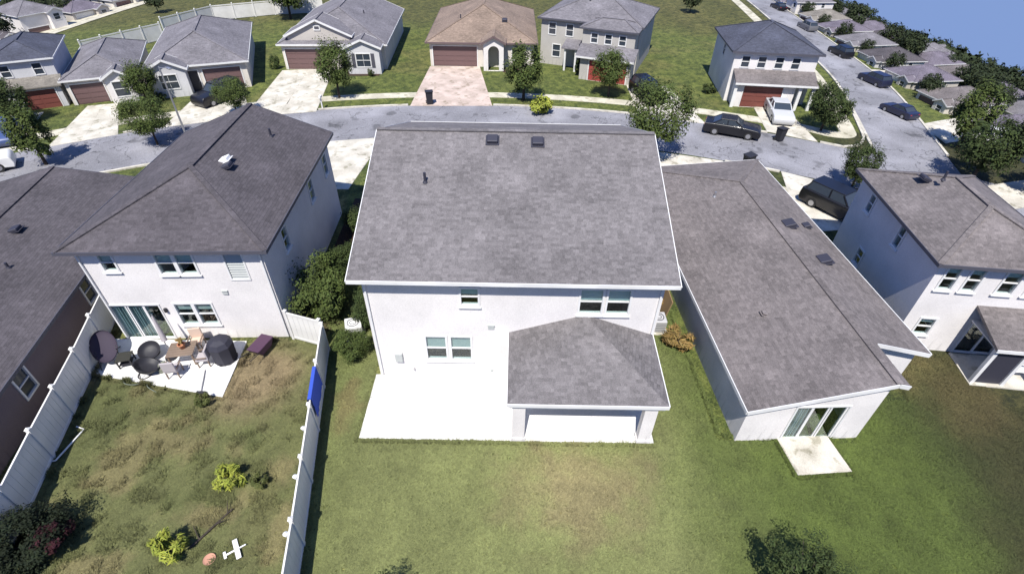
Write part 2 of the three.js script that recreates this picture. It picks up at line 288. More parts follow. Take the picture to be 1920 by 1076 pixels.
// openings: local frame with +z outwards, origin at the sill's middle on the wall's outer face
const fit = {
  win(g, o) {                                  // sash window
    const { w, h, trim = M.trim, far } = o, k = [w, h].join();
    part('frame', cached('wf' + k, () => ring(w + .12, h + .12, .085, .1, -.055).translate(0, -.06, 0)), trim, g);
    part('rail', cached('wr' + k, () => box(w - .06, .05, .06, 0, h * .5, -.02)), trim, g);
    for (const [y, n] of [[.02, 'lower_pane'], [h * .5 + .02, 'upper_pane']]) part(n, cached('wp' + k + n, () => box(w - .06, h * .5 - .05, .012, 0, y + h * .25 - .005, -.045)), far ? M.glassFar : M.glass, g);
    if (!far && o.blind !== 0) part('blind', cached('wb' + k + (o.blind ?? .5), () => box(w - .02, h * (o.blind ?? .5), .02, 0, h - h * (o.blind ?? .5) / 2, -.12)), o.blindM ?? M.blind, g);
    if (!far) part('sill', cached('ws' + k, () => box(w + .2, .06, .12, 0, -.09, .035)), trim, g);
    if (o.muntin) part('muntin', cached('wm' + k, () => merge(box(.03, h - .1, .03, 0, h / 2, -.03))), trim, g);
  },
  slider(g, o) {                               // sliding glass door in n leaves
    const { w, h, n = 3, trim = M.trim } = o, k = [w, h, n].join();
    part('frame', cached('sf' + k, () => ring(w + .1, h + .05, .07, .12, -.08)), trim, g);
    for (let i = 0; i < n; i++) {
      const lw = w / n, x = -w / 2 + lw * (i + .5);
      part('door_leaf', cached('sl' + k + i, () => ring(lw - .02, h - .08, .06, .04, -.06 - .03 * (i % 2)).translate(x, .04, 0)), trim, g);
      part('pane', cached('sp' + k + i, () => box(lw - .12, h - .2, .012, x, h / 2, -.045 - .03 * (i % 2))), M.glass, g);
    }
    if (o.drape) part('curtain', cached('sc' + k, () => { const gs = []; const m = Math.round(w * o.drape / .13); for (let i = 0; i < m; i++) gs.push(bar(V(-w / 2 + .06 + i * .13, .06, -.16 - .03 * (i % 2)), V(-w / 2 + .06 + i * .13, h - .1, -.16 - .03 * (i % 2)), .12, .02)); return merge(...gs); }), M.curtain, g);
  },
  garage(g, o) {                               // sectional garage door
    const { w, h, m = M.garageBrown } = o, k = [w, h].join();
    part('frame', cached('gf' + k, () => merge(box(.1, h + .1, .14, -w / 2 - .05, h / 2 + .05, -.03), box(.1, h + .1, .14, w / 2 + .05, h / 2 + .05, -.03), box(w, .1, .14, 0, h + .05, -.03))), o.trim ?? M.trim, g);
    for (let i = 0; i < 4; i++) part('garage_panel', cached('gp' + k + i, () => { const gs = [box(w - .01, h / 4 - .015, .04, 0, h / 4 * (i + .5), -.09)], c = Math.max(2, Math.round(w / 1.2)); for (let j = 0; j < c; j++) gs.push(box(w / c - .18, h / 4 - .16, .02, -w / 2 + w / c * (j + .5), h / 4 * (i + .5), -.062)); return merge(...gs); }), m, g);
  },
  door(g, o) {
    const { w, h, m = M.doorDark } = o, k = [w, h].join();
    part('frame', cached('df' + k, () => merge(box(.1, h + .1, .14, -w / 2 - .05, h / 2 + .05, -.03), box(.1, h + .1, .14, w / 2 + .05, h / 2 + .05, -.03), box(w, .1, .14, 0, h + .05, -.03))), M.trim, g);
    part('door_leaf', cached('dl' + k, () => merge(box(w, h, .05, 0, h / 2, -.09), box(w * .6, h * .35, .02, 0, h * .7, -.06), box(w * .6, h * .3, .02, 0, h * .25, -.06))), m, g);
    part('handle', cached('dh' + k, () => rbox(.03, .14, .06, .012, w * .38, h * .46, -.04)), M.metal, g);
  },
  louvre(g, o) {                               // blank shuttered opening of fixed slats
    const { w, h } = o, k = [w, h].join();
    part('frame', cached('lf' + k, () => ring(w + .1, h + .1, .07, .08, -.045).translate(0, -.05, 0)), M.trim, g);
    const n = Math.round(h / .13);
    for (let i = 0; i < n; i++) part('slat', cached('ls' + k + i, () => { const b = new THREE.BoxGeometry(w - .05, h / n * .95, .02); b.rotateX(-.5); return flat(b.translate(0, h / n * (i + .5), -.04)); }), M.blindGrey, g);
  },
  open() {},
};
const kindName = { win: 'window', slider: 'sliding_door', garage: 'garage_door', door: 'front_door', louvre: 'shutter' };
function block(root, o) {                      // one volume of a house: four walls with real openings, and its roof
  const { x = 0, z = 0, y = 0, w, d, eave, axis = 'z', pitch = .4, oh = .35, hip = [0, 0], wall = M.white, roof = M.roofGrey, trim = M.trim, skirt = .3, roofOff = 0, rake = .25, top = true } = o;
  const faces = { S: [0, w, d / 2], N: [Math.PI, w, d / 2], E: [Math.PI / 2, d - 2 * WT - .002, w / 2], W: [-Math.PI / 2, d - 2 * WT - .002, w / 2] };
  for (const f of ['S', 'N', 'E', 'W']) {
    if (o.skip?.includes(f)) continue;
    const [turn, len, out] = faces[f], span = axis === 'z' ? w : d;
    const end = axis === 'z' ? { S: 0, N: 1 }[f] : { E: 0, W: 1 }[f], gable = end !== undefined && !hip[end] && top;
    const H = (u) => eave + (gable ? pitch * (span / 2 - Math.abs(u)) : 0) - .004;
    const pts = [[-len / 2, -skirt], [len / 2, -skirt], [len / 2, H(len / 2)]]; if (gable) pts.push([0, H(0)]); pts.push([-len / 2, H(len / 2)]);
    const s = new THREE.Shape(pts.map(([a, b]) => new THREE.Vector2(a, b)));
    const m4 = new THREE.Matrix4().makeTranslation(x, y, z).multiply(new THREE.Matrix4().makeRotationY(turn)).multiply(new THREE.Matrix4().makeTranslation(0, 0, out));
    for (const q of o[f] ?? []) { const x0 = q.x - q.w / 2, x1 = q.x + q.w / 2, y0 = q.y ?? 0, y1 = y0 + q.h; s.holes.push(new THREE.Path([[x0, y0], [x0, y1], [x1, y1], [x1, y0]].map(([a, b]) => new THREE.Vector2(a, b)))); }
    part('wall', flat(new THREE.ExtrudeGeometry(s, { depth: WT, bevelEnabled: false }).translate(0, 0, -WT).applyMatrix4(m4)), o['wall' + f] ?? wall, root);
    for (const q of o[f] ?? []) { if (q.t === 'open') continue; const g = new THREE.Group(); g.name = kindName[q.t]; g.applyMatrix4(m4.clone().multiply(new THREE.Matrix4().makeTranslation(q.x, q.y ?? 0, 0))); root.add(g); fit[q.t](g, { far: o.far, ...q }); }
  }
  if (top) roofOver(root, { x, y, z, w, d, eave, axis, pitch, oh, hip, roof, trim, rake });
}
function roofOver(root, { x = 0, y = 0, z = 0, w, d, eave, axis = 'z', pitch, oh, hip = [0, 0], roof, trim, rake = .25 }) {
  const ts = .15, hw = (axis === 'z' ? w : d) / 2 + oh, hl = (axis === 'z' ? d : w) / 2, ye = eave + ts - oh * pitch, yr = ye + hw * pitch;
  const zp = hip[0] ? hl + oh : hl + rake, zn = hip[1] ? hl + oh : hl + rake, rp = hip[0] ? zp - hw : zp, rn = hip[1] ? zn - hw : zn;
  const m4 = new THREE.Matrix4().makeTranslation(x, y, z); if (axis === 'x') m4.multiply(new THREE.Matrix4().makeRotationY(Math.PI / 2));
  const P = (n, g, m) => part(n, flat(g.applyMatrix4(m4)), m, root);
  P('roof_slope', slab([[hw, ye, zp], [hw, ye, -zn], [0, yr, -rn], [0, yr, rp]], ts), roof);
  P('roof_slope', slab([[-hw, ye, -zn], [-hw, ye, zp], [0, yr, rp], [0, yr, -rn]], ts), roof);
  if (hip[0]) P('roof_slope', slab([[-hw, ye, zp], [hw, ye, zp], [0, yr, rp]], ts), roof);
  if (hip[1]) P('roof_slope', slab([[hw, ye, -zn], [-hw, ye, -zn], [0, yr, -rn]], ts), roof);
  P('ridge_cap', bar(V(0, yr + .015, -rn), V(0, yr + .015, rp), .26, .05), roof);
  const cap = (A, B) => P('hip_cap', bar(A, B, .22, .05), roof);
  if (hip[0]) { cap(V(hw - .02, ye + .02, zp - .02), V(0, yr + .02, rp)); cap(V(-hw + .02, ye + .02, zp - .02), V(0, yr + .02, rp)); }
  if (hip[1]) { cap(V(hw - .02, ye + .02, -zn + .02), V(0, yr + .02, -rn)); cap(V(-hw + .02, ye + .02, -zn + .02), V(0, yr + .02, -rn)); }
  const fy = ye - .06;
  for (const s of [-1, 1]) P('fascia', bar(V(s * (hw + .022), fy, -zn), V(s * (hw + .022), fy, zp), .04, .16), trim);
  const ends = [[hip[0], zp, 1], [hip[1], -zn, -1]];
  for (const [h, e, s] of ends) {
    if (h) P('fascia', bar(V(-hw - .042, fy, e + s * .022), V(hw + .042, fy, e + s * .022), .04, .16), trim);
    else for (const q of [-1, 1]) P('rake_board', bar(V(q * (hw + .02), ye - .09, e + s * .017), V(0, yr - .09, e + s * .017), .03, .2), trim);
  }
  return { ye, yr };
}
function ventAt(root, x, y, z, slope, dir = 'z', m = M.ventBlack, s = 1) {     // slant-back roof vent lying on a slope (rise per metre towards -dir)
  const g = new THREE.Group(); g.name = 'roof_vent'; g.position.set(x, y, z); if (dir === 'x') g.rotation.y = Math.PI / 2; if (dir === '-x') g.rotation.y = -Math.PI / 2; root.add(g);
  const tilt = (q) => q.rotateX(Math.atan(slope));
  part('flange', flat(tilt(new THREE.BoxGeometry(.62 * s, .02, .62 * s).translate(0, .025, 0))), m, g);
  part('hood', muv(tilt(new RoundedBoxGeometry(.5 * s, .17 * s, .46 * s, 2, .05).translate(0, .11, 0))), m, g);
}
function stackAt(root, x, y, z, h = .45, m = M.ventBlack) { part('vent_pipe', merge(cyl(.06, .06, h + .1, x, y - .1, z, 10), cyl(.12, .07, .1, x, y - .02, z, 10)), m, root); }
function house(name, label, pos, turn) { return thing(name, label, 'house', [pos[0], land(pos[0], pos[1]), pos[1]], turn); }

// --- the house in the middle: two storeys, its back to us
{
  const h = house('two_storey_house', 'white two storey house with wide light grey gable roof and covered back porch', [-.95, -6.7], 0);
  block(h, { w: 12.0, d: 14.4, eave: 6.0, axis: 'x', pitch: .36, oh: .5, rake: .38, wall: M.white, roof: M.roofGrey,
    S: [{ t: 'win', x: -1.75, y: 4.4, w: .72, h: .9, blind: .45 }, { t: 'win', x: 3.15, y: 4.05, w: .92, h: 1.3, blind: .5 }, { t: 'win', x: 4.25, y: 4.05, w: .92, h: 1.3, blind: .5 },
      { t: 'win', x: -3.3, y: 1.15, w: .88, h: 1.45, blind: .55, blindM: M.blindGrey }, { t: 'win', x: -2.22, y: 1.15, w: .88, h: 1.45, blind: .55, blindM: M.blindGrey }, { t: 'slider', x: 3.0, w: 2.9, h: 2.1, n: 3, drape: .4 }],
    N: [{ t: 'garage', x: 2.5, w: 4.8, h: 2.2, m: M.garageWhite }, { t: 'door', x: -2.5, w: 1, h: 2.1 }, { t: 'win', x: -3, y: 3.6, w: 1.1, h: 1.4 }, { t: 'win', x: 2, y: 3.6, w: 1.1, h: 1.4 }],
    W: [{ t: 'win', x: -3, y: 3.8, w: .8, h: 1.2 }], E: [{ t: 'win', x: 3, y: 3.8, w: .8, h: 1.2 }] });
  const ry = (z) => 6.0 + .15 + (7.2 - z) * .36;                       // roof surface over the back slope, local z
  ventAt(h, -1.05, ry(.6), .6, .36); ventAt(h, 1.0, ry(.68), .68, .36); stackAt(h, -3.85, ry(3.0), 3.0);
  // porch: hipped roof against the wall, on square columns over the slab
  const pe = 2.62, z0 = 7.203, z1 = 10.75, xl = -.15, xr = 5.95, ap = [3.0, 3.98, z0], t = .12;
  part('porch_roof_slope', slab([[xl, pe, z1], [xr, pe, z1], [xr, 2.86, z0 + .001], ap, [xl, 2.96, z0]].map(([a, b, c]) => [a, b, c]).filter((_, i) => ![2, 4].includes(i)), t), M.roofGrey, h);
  part('porch_roof_slope', slab([[xl, pe, z1], ap, [xl, 2.9, z0]], t), M.roofGrey, h);
  part('porch_roof_slope', slab([[xr, pe, z1], [xr, 2.9, z0], ap], t), M.roofGrey, h);
  part('porch_ceiling', box(xr - xl - .3, .03, z1 - z0 - .15, (xl + xr) / 2, 2.42, (z0 + z1) / 2), M.trim, h);
  part('porch_beam', box(xr - xl - .16, .24, .2, (xl + xr) / 2, 2.42, z1 - .16), M.trim, h);
  part('porch_beam', box(.2, .24, z1 - z0 - .27, xl + .18, 2.42, (z0 + z1) / 2 - .12), M.trim, h);
  part('porch_beam', box(.2, .24, z1 - z0 - .27, xr - .18, 2.42, (z0 + z1) / 2 - .12), M.trim, h);
  part('fascia', bar(V(xl - .01, pe - .07, z1 + .02), V(xr + .01, pe - .07, z1 + .02), .035, .17), M.trim, h);
  part('fascia', bar(V(xl - .02, pe - .07, z1), V(xl - .02, 2.9 - .07, z0), .035, .17), M.trim, h);
  part('fascia', bar(V(xr + .02, pe - .07, z1), V(xr + .02, 2.9 - .07, z0), .035, .17), M.trim, h);
  for (const x of [xl + .45, xr - .55]) part('porch_column', merge(box(.5, 2.2, .32, x, 1.2, z1 - .3), box(.58, .16, .4, x, .19, z1 - .3)), M.white, h);
  part('low_wall', box(xr - xl - 1.5, .06, .2, (xl + xr) / 2 - .05, .14, z1 - .3), M.slab, h);
  part('gutter_downpipe', merge(bar(V(-5.88, 5.75, 7.26), V(-5.88, .2, 7.26), .07, .07)), M.trim, h); part('wall_vent', merge(box(.26, .2, .05, -.9, 3.2, 7.225), box(.3, .03, .08, -.9, 3.31, 7.235)), M.blindGrey, h); part('meter_box', rbox(.32, .5, .14, .02, -5.0, 1.3, 7.27), M.blindGrey, h); part('outlet_cover', rbox(.12, .14, .05, .01, -.9, .5, 7.22), M.blindGrey, h); part('hose_tap', merge(box(.05, .05, .12, -4.4, .55, 7.26), cyl(.04, .04, .03, -4.4, .56, 7.32, 8)), M.metal, h); part('wall_lamp', merge(rbox(.14, .26, .12, .03, 0.05, 2.2, 7.26)), M.black, h);
  part('gutter_downpipe', merge(bar(V(5.88, 5.75, 7.26), V(5.88, 3.0, 7.26), .07, .07)), M.trim, h);
}
{ // patio slab behind it, cast in panels
  const p = structure('patio', poly([[-7.15, .52], [4.9, .52], [4.9, 3.92], [-7.15, 3.92]], -.1, .09), M.slab);
  for (let i = 0; i < 5; i++) { const w = 12.05 / 5; part('concrete_panel', rbox(w - .015, .02, 3.37, .008, -7.15 + w * (i + .5), .092, 2.22), M.slab, p); }
}

// --- the house to its left: two storeys, hipped behind, gable in front
{
  const h = house('two_storey_house', 'white two storey house with dark grey hipped roof behind the furnished patio', [-16.1, -7.5], .045);
  block(h, { w: 7.9, d: 11.6, eave: 5.5, axis: 'z', pitch: .4, oh: .42, hip: [1, 0], wall: M.white, roof: M.roofDark, trim: M.trimDark,
    S: [{ t: 'win', x: -2.75, y: 4.2, w: .6, h: .9, blind: .5 }, { t: 'win', x: -.32, y: 4.0, w: .75, h: 1.2, blind: .5 }, { t: 'win', x: .55, y: 4.0, w: .75, h: 1.2, blind: .5 }, { t: 'louvre', x: 2.65, y: 3.65, w: .8, h: 1.6 },
      { t: 'slider', x: -2.75, w: 2.3, h: 2.2, n: 3, drape: .75 }, { t: 'win', x: -.5, y: .95, w: .8, h: 1.3, blind: .35, blindM: M.blindGrey }, { t: 'win', x: .42, y: .95, w: .8, h: 1.3, blind: .35, blindM: M.blindGrey }],
    E: [{ t: 'win', x: -3.2, y: 3.5, w: .7, h: 1.2, blind: 0 }, { t: 'win', x: 1.5, y: 3.5, w: .7, h: 1.2, blind: 0 }, { t: 'win', x: 4.6, y: 3.5, w: .7, h: 1.2, blind: 0 }],
    N: [{ t: 'garage', x: -.8, w: 4.6, h: 2.2 }, { t: 'win', x: 0, y: 3.6, w: 1.1, h: 1.3 }] });
  const ry = (x) => 5.5 + .15 + (3.95 - x) * .4; ventAt(h, 1.0, ry(1.0), .5, .4, '-x', M.trim, 1.0); ventAt(h, 1.25, ry(1.25), 1.0, .4, '-x'); stackAt(h, 1.9, ry(1.9), -3.2); part('gutter_downpipe', bar(V(3.86, 5.3, 5.86), V(3.86, .1, 5.86), .07, .07), M.trim, h); part('gutter_downpipe', bar(V(-3.86, 5.3, 5.86), V(-3.86, .1, 5.86), .07, .07), M.trim, h); part('wall_vent', merge(box(.24, .2, .05, 1.7, 2.9, 5.825), box(.28, .03, .08, 1.7, 3.01, 5.835)), M.blindGrey, h); part('wall_lamp', rbox(.13, .24, .12, .03, -1.35, 1.9, 5.87), M.black, h);
}
{ const p = structure('patio', poly([[-20.5, -1.45], [-13.9, -1.45], [-13.6, 1.95], [-20.3, .75]], -.1, .08), M.slab);
  for (let i = 0; i < 3; i++) { const t = [i / 3 + .004, (i + 1) / 3 - .004], f = (s) => [[mix(-20.45, -13.95, s), -1.42], [mix(-20.25, -13.65, s), mix(.72, 1.9, s)]], a = f(t[0]), b = f(t[1]); part('concrete_panel', poly([a[0], b[0], b[1], a[1]], .07, .1), M.slab, p); } }

// --- the low house to the right
{
  const h = house('bungalow', 'single storey house with broad taupe grey roof and glass doors onto a concrete pad', [12.75, -6.3], .05);
  // ridge at local x = 0; left eave x = -5.3, right eave x = +4; back wall steps in on the right
  const pt = .27, yr = 3.82, L = -5.25, Rr = 3.1, zb = 10.1, zn = -9.9, zs = 7.9, xs = .45, ts = .14, Y = (x) => yr - Math.abs(x) * pt;
  part('roof_slope', slab([[L, Y(L), zn], [L, Y(L), zb], [0, yr, zb], [0, yr, zn + 4.6]], ts), M.roofTaupe, h);
  part('roof_slope', slab([[0, yr, zb], [xs, Y(xs), zb], [xs, Y(xs), zs], [0, yr, zs]], ts), M.roofTaupe, h);
  part('roof_slope', slab([[0, yr, zs - .001], [Rr, Y(Rr), zs - .001], [Rr, Y(Rr), zn], [0, yr, zn + 4.6]], ts), M.roofTaupe, h);
  part('roof_slope', slab([[Rr, Y(Rr), zn], [L, Y(L), zn], [0, yr, zn + 4.6]], ts), M.roofTaupe, h); part('hip_cap', bar(V(L, Y(L) + .02, zn), V(0, yr + .02, zn + 4.6), .22, .04), M.roofTaupe, h); part('hip_cap', bar(V(Rr, Y(Rr) + .02, zn), V(0, yr + .02, zn + 4.6), .22, .04), M.roofTaupe, h);
  part('ridge_cap', bar(V(0, yr + .012, zn + 4.6), V(0, yr + .012, zb), .26, .04), M.roofTaupe, h);
  part('fascia', bar(V(L - .02, Y(L) - .08, zn), V(L - .02, Y(L) - .08, zb), .035, .18), M.trim, h);
  part('fascia', bar(V(Rr + .02, Y(Rr) - .08, zn), V(Rr + .02, Y(Rr) - .08, zs), .035, .18), M.trim, h);
  part('rake_board', bar(V(L, Y(L) - .09, zb + .016), V(0, yr - .09, zb + .016), .03, .19), M.trim, h);
  part('rake_board', bar(V(0, yr - .09, zb + .016), V(xs, Y(xs) - .09, zb + .016), .03, .19), M.trim, h);
  part('rake_board', bar(V(xs + .04, Y(xs + .04) - .09, zs + .016), V(Rr, Y(Rr) - .09, zs + .016), .03, .19), M.trim, h);
  part('fascia', bar(V(L, Y(L) - .09, zn - .016), V(Rr, Y(Rr) - .09, zn - .016), .03, .19), M.trim, h);
  const wl = -4.95, wr = 2.8, zw = 9.75, zw2 = 7.6, zf = -9.5, under = (x) => Y(x) - ts - .006;
  const wallShape = (pts, holes, m4) => { const s = new THREE.Shape(pts.map(([a, b]) => new THREE.Vector2(a, b))); for (const [x0, y0, x1, y1] of holes) s.holes.push(new THREE.Path([[x0, y0], [x0, y1], [x1, y1], [x1, y0]].map(([a, b]) => new THREE.Vector2(a, b)))); part('wall', flat(new THREE.ExtrudeGeometry(s, { depth: WT, bevelEnabled: false }).translate(0, 0, -WT).applyMatrix4(m4)), M.white, h); };
  const TR = (x, z, a) => new THREE.Matrix4().makeTranslation(x, 0, z).multiply(new THREE.Matrix4().makeRotationY(a));
  wallShape([[wl, -.3], [.2, -.3], [.2, under(.2)], [0, under(0)], [wl, under(wl)]], [[-3.05, 0, -.95, 2.15]], TR(0, zw, 0));
  wallShape([[.2 + .002, -.3], [wr, -.3], [wr, under(wr)], [.2 + .002, under(.2)]], [[1.0, .9, 2.0, 2.1]], TR(0, zw2, 0));
  wallShape([[-wr, -.3], [-wl, -.3], [-wl, under(wl)], [-wr, under(wr)]], [[1.2, 0, 4.4, 2.1]], TR(0, zf, Math.PI));
  { const m = part('wall', box(WT, under(wl) + .3, zw - zf - 2 * WT, wl + WT / 2, under(wl) / 2 - .15, (zw + zf) / 2), M.white, h); }
  part('wall', box(WT, under(wr) + .3, zw2 - zf - 2 * WT, wr - WT / 2, under(wr) / 2 - .15, (zw2 + zf) / 2), M.white, h);
  part('wall', box(WT, under(.2) + .3, zw - zw2 - WT - .01, .2 - WT / 2, under(.2) / 2 - .15, (zw + zw2) / 2 - WT / 2 + .09 - .09), M.white, h);
  const put = (t, x, z, q, a = 0) => { const g = new THREE.Group(); g.name = kindName[t]; g.position.set(x, q.y ?? 0, z); g.rotation.y = a; h.add(g); fit[t](g, q); };
  put('slider', -2.0, zw, { w: 2.1, h: 2.15, n: 3, drape: .35 }); put('win', 1.5, zw2, { w: 1, h: 1.2, y: .9 }); put('garage', -2.8, zf, { w: 3.2, h: 2.1, m: M.garageWhite }, Math.PI);
  ventAt(h, .95, Y(.95), -.95, .27, '-x', M.ventBlack, 1.25); ventAt(h, 2.2, Y(2.2), -1.3, .27, '-x', M.ventBlack, .8); ventAt(h, 1.35, Y(1.35), 2.1, .27, '-x', M.ventBlack, 1.2); ventAt(h, -2.9, Y(-2.9), 5.4, .27, 'x', M.roofTaupe, .5); stackAt(h, -1.8, Y(-1.8), -4.4, .3, M.metal);
}
{ const p = structure('patio', poly([[10.05, 3.5], [12.2, 3.4], [12.45, 5.05], [10.25, 5.25]], -.1, .1), M.concrete); part('concrete_panel', poly([[10.09, 3.54], [12.16, 3.44], [12.41, 5.01], [10.29, 5.2]], .09, .115), M.concrete, p); }

// --- the narrow white house beyond it
{
  const h = house('two_storey_house', 'narrow white two storey house with brown grey hipped roof and back porch with darkened opening', [20.75, -5.75], -.10);
  block(h, { w: 5.4, d: 8.2, eave: 5.3, axis: 'z', pitch: .42, oh: .36, hip: [1, 1], wall: M.white, roof: M.roofTaupe, trim: M.trimDark,
    S: [{ t: 'win', x: -2.0, y: 3.75, w: .6, h: 1.2, blind: .3 }, { t: 'win', x: -1.0, y: 3.75, w: .6, h: 1.2, blind: .3 }, { t: 'win', x: .5, y: 3.75, w: .7, h: 1.2, blind: .3 }, { t: 'win', x: 1.7, y: 3.75, w: .7, h: 1.2 }, { t: 'win', x: -1.7, y: 1.0, w: .7, h: 1.0, blind: .3 }, { t: 'slider', x: 1.2, w: 1.8, h: 2.1, n: 2 }],
    W: [{ t: 'win', x: -2.4, y: 3.8, w: .5, h: 1.0, blind: 0 }, { t: 'win', x: .9, y: 3.8, w: .5, h: 1.2, blind: 0 }, { t: 'win', x: -1.2, y: 1.2, w: .6, h: .9, blind: 0 }],
    N: [{ t: 'garage', x: .5, w: 3.8, h: 2.1, m: M.garageWhite }] });
  part('porch_roof_slope', slab([[-.1, 2.35, 6.3], [2.9, 2.35, 6.3], [2.9, 3.0, 4.11], [-.1, 3.0, 4.11]], .13), M.roofTaupe, h);
  part('fascia', bar(V(-.12, 2.28, 6.32), V(2.92, 2.28, 6.32), .035, .17), M.trim, h);
  for (const x of [.1, 1.4, 2.7]) part('porch_column', box(.16, 2.2, .16, x, 1.1, 6.1), M.trim, h);
  part('porch_ceiling', box(2.75, .03, 1.9, 1.4, 2.18, 5.15), M.trim, h);
  part('dark_opening_sheet', box(1.13, 2.0, .02, .75, 1.1, 6.1), M.ventBlack, h);  // opaque dark sheet standing in for the shaded porch opening
  stackAt(h, -.9, 6.6, -1.0); ventAt(h, -1.2, 5.45 + 1.7 * .42, -1.8, .42, 'x');
}
structure('patio', poly([[20.4, -1.5], [23.7, -1.2], [23.4, .85], [20.1, .5]], -.1, .07), M.concrete);

// --- the low house at the left edge and the one past it
{
  const h = house('bungalow', 'low house with dark grey roof and shade toned brown wall beyond the long white fence', [-26.7, -1.5], .19);
  block(h, { w: 9.6, d: 21, eave: 2.45, axis: 'z', pitch: .24, oh: .35, wall: M.brown, roof: M.roofDark, trim: M.trimDark, far: true,  // walls coloured dark brown so the side reads as shaded
    E: [{ t: 'win', x: -5, y: .9, w: .8, h: 1.2 }, { t: 'win', x: 1, y: .9, w: .8, h: 1.2 }, { t: 'win', x: 5, y: .9, w: .8, h: 1.2 }], S: [{ t: 'win', x: 1, y: .9, w: 1.2, h: 1.2 }] });
  stackAt(h, 2.2, 2.6 + 2.6 * .24, -1, .3); ventAt(h, 1.2, 2.6 + 3.6 * .24, -4, .24, '-x');
}
{
  const h = house('bungalow', 'low house with slate blue roof at the far end of the near row', [-40.2, -6.6], .42);
  block(h, { w: 9, d: 15, eave: 2.5, axis: 'z', pitch: .36, wall: M.beige, roof: M.roofSlate, far: true, N: [{ t: 'garage', x: 0, w: 4.5, h: 2.1 }], E: [{ t: 'win', x: 2, y: .9, w: .9, h: 1.1 }] });
}

// --- across the street; local +z faces us
const face = (x, z, extra = 0) => Math.atan2(ARC.x - x, ARC.z - z) + extra;
{ // brown roof
  const h = house('bungalow', 'single storey house with light brown roof, brown garage door and white arched entry', [-4.9, -53.2], .01);
  block(h, { w: 11.6, d: 16, eave: 2.65, axis: 'z', pitch: .42, oh: .4, hip: [1, 1], wall: M.cream, roof: M.roofBrown, trim: M.trimBrown, far: true,
    S: [{ t: 'garage', x: -3.0, w: 4.9, h: 2.15, trim: M.trim }, { t: 'win', x: 4.0, y: .8, w: 1.3, h: 1.3 }] });
  // arched entry porch
  const s = new THREE.Shape([[-1.1, -.2], [1.1, -.2], [1.1, 2.9], [0, 3.5], [-1.1, 2.9]].map(([a, b]) => new THREE.Vector2(a, b))), hole = new THREE.Path(); hole.moveTo(-.6, 0); hole.lineTo(-.6, 2.0); hole.absarc(0, 2.0, .6, Math.PI, 0, true); hole.lineTo(.6, 0); hole.closePath(); s.holes.push(hole);
  part('entry_arch', flat(new THREE.ExtrudeGeometry(s, { depth: .3, bevelEnabled: false, curveSegments: 16 }).translate(1.35, 0, 9.2)), M.white, h);
  for (const q of [-1, 1]) part('entry_side_wall', box(.25, 3.0, 1.19, 1.35 + q * .97, 1.4, 8.6), M.white, h);
  roofOver(h, { x: 1.35, z: 8.3, w: 2.2, d: 2.4, eave: 2.92, axis: 'z', pitch: .55, oh: .25, hip: [0, 0], roof: M.roofBrown, trim: M.trimBrown });
  { const g = new THREE.Group(); g.name = 'front_door'; g.position.set(1.35, 0, 8.03); h.add(g); fit.door(g, { w: 1.0, h: 2.1 }); }
  stackAt(h, -2.5, 4.2, 4.6); ventAt(h, 2.5, 4.15, 4.9, .42);
}
{ // grey gabled house with brown garage
  const h = house('bungalow', 'single storey house with purple grey gables, stone front window bay and brown garage door', [-21.3, -51.6], .06);
  block(h, { w: 11.0, d: 16.4, eave: 2.65, axis: 'z', pitch: .42, oh: .35, hip: [1, 0], wall: M.cream, roof: M.roofMid, trim: M.trim, far: true, S: [{ t: 'garage', x: -2.9, w: 4.6, h: 2.1 }, { t: 'door', x: 1.2, w: .95, h: 2.05 }] });
  block(h, { x: 3.4, z: 8.9, w: 3.5, d: 2.0, eave: 2.7, axis: 'z', pitch: .42, oh: .3, wall: M.pale, roof: M.roofMid, trim: M.trim, far: true, S: [{ t: 'win', x: 0, y: .75, w: 1.5, h: 1.35, muntin: 1 }], skip: ['N'] });
  block(h, { x: -1.4, z: 6.4, w: 6.6, d: 3.0, eave: 3.4, axis: 'z', pitch: .45, oh: .3, wall: M.beige, roof: M.roofMid, trim: M.trim, far: true, skip: ['N', 'E', 'W'] });
  part('gable_vent', ring(.7, .5, .1, .05).translate(-1.4, 3.9, 7.92), M.trim, h); part('gable_vent_backing', box(.5, .3, .03, -1.4, 4.15, 7.93), M.trimDark, h);
  for (const q of [-1, 1]) part('shutter_panel', box(.35, 1.4, .05, 3.4 + q * 1.02, 1.42, 9.93), M.trimDark, h);
  stackAt(h, 2.4, 4.0, 1);
}
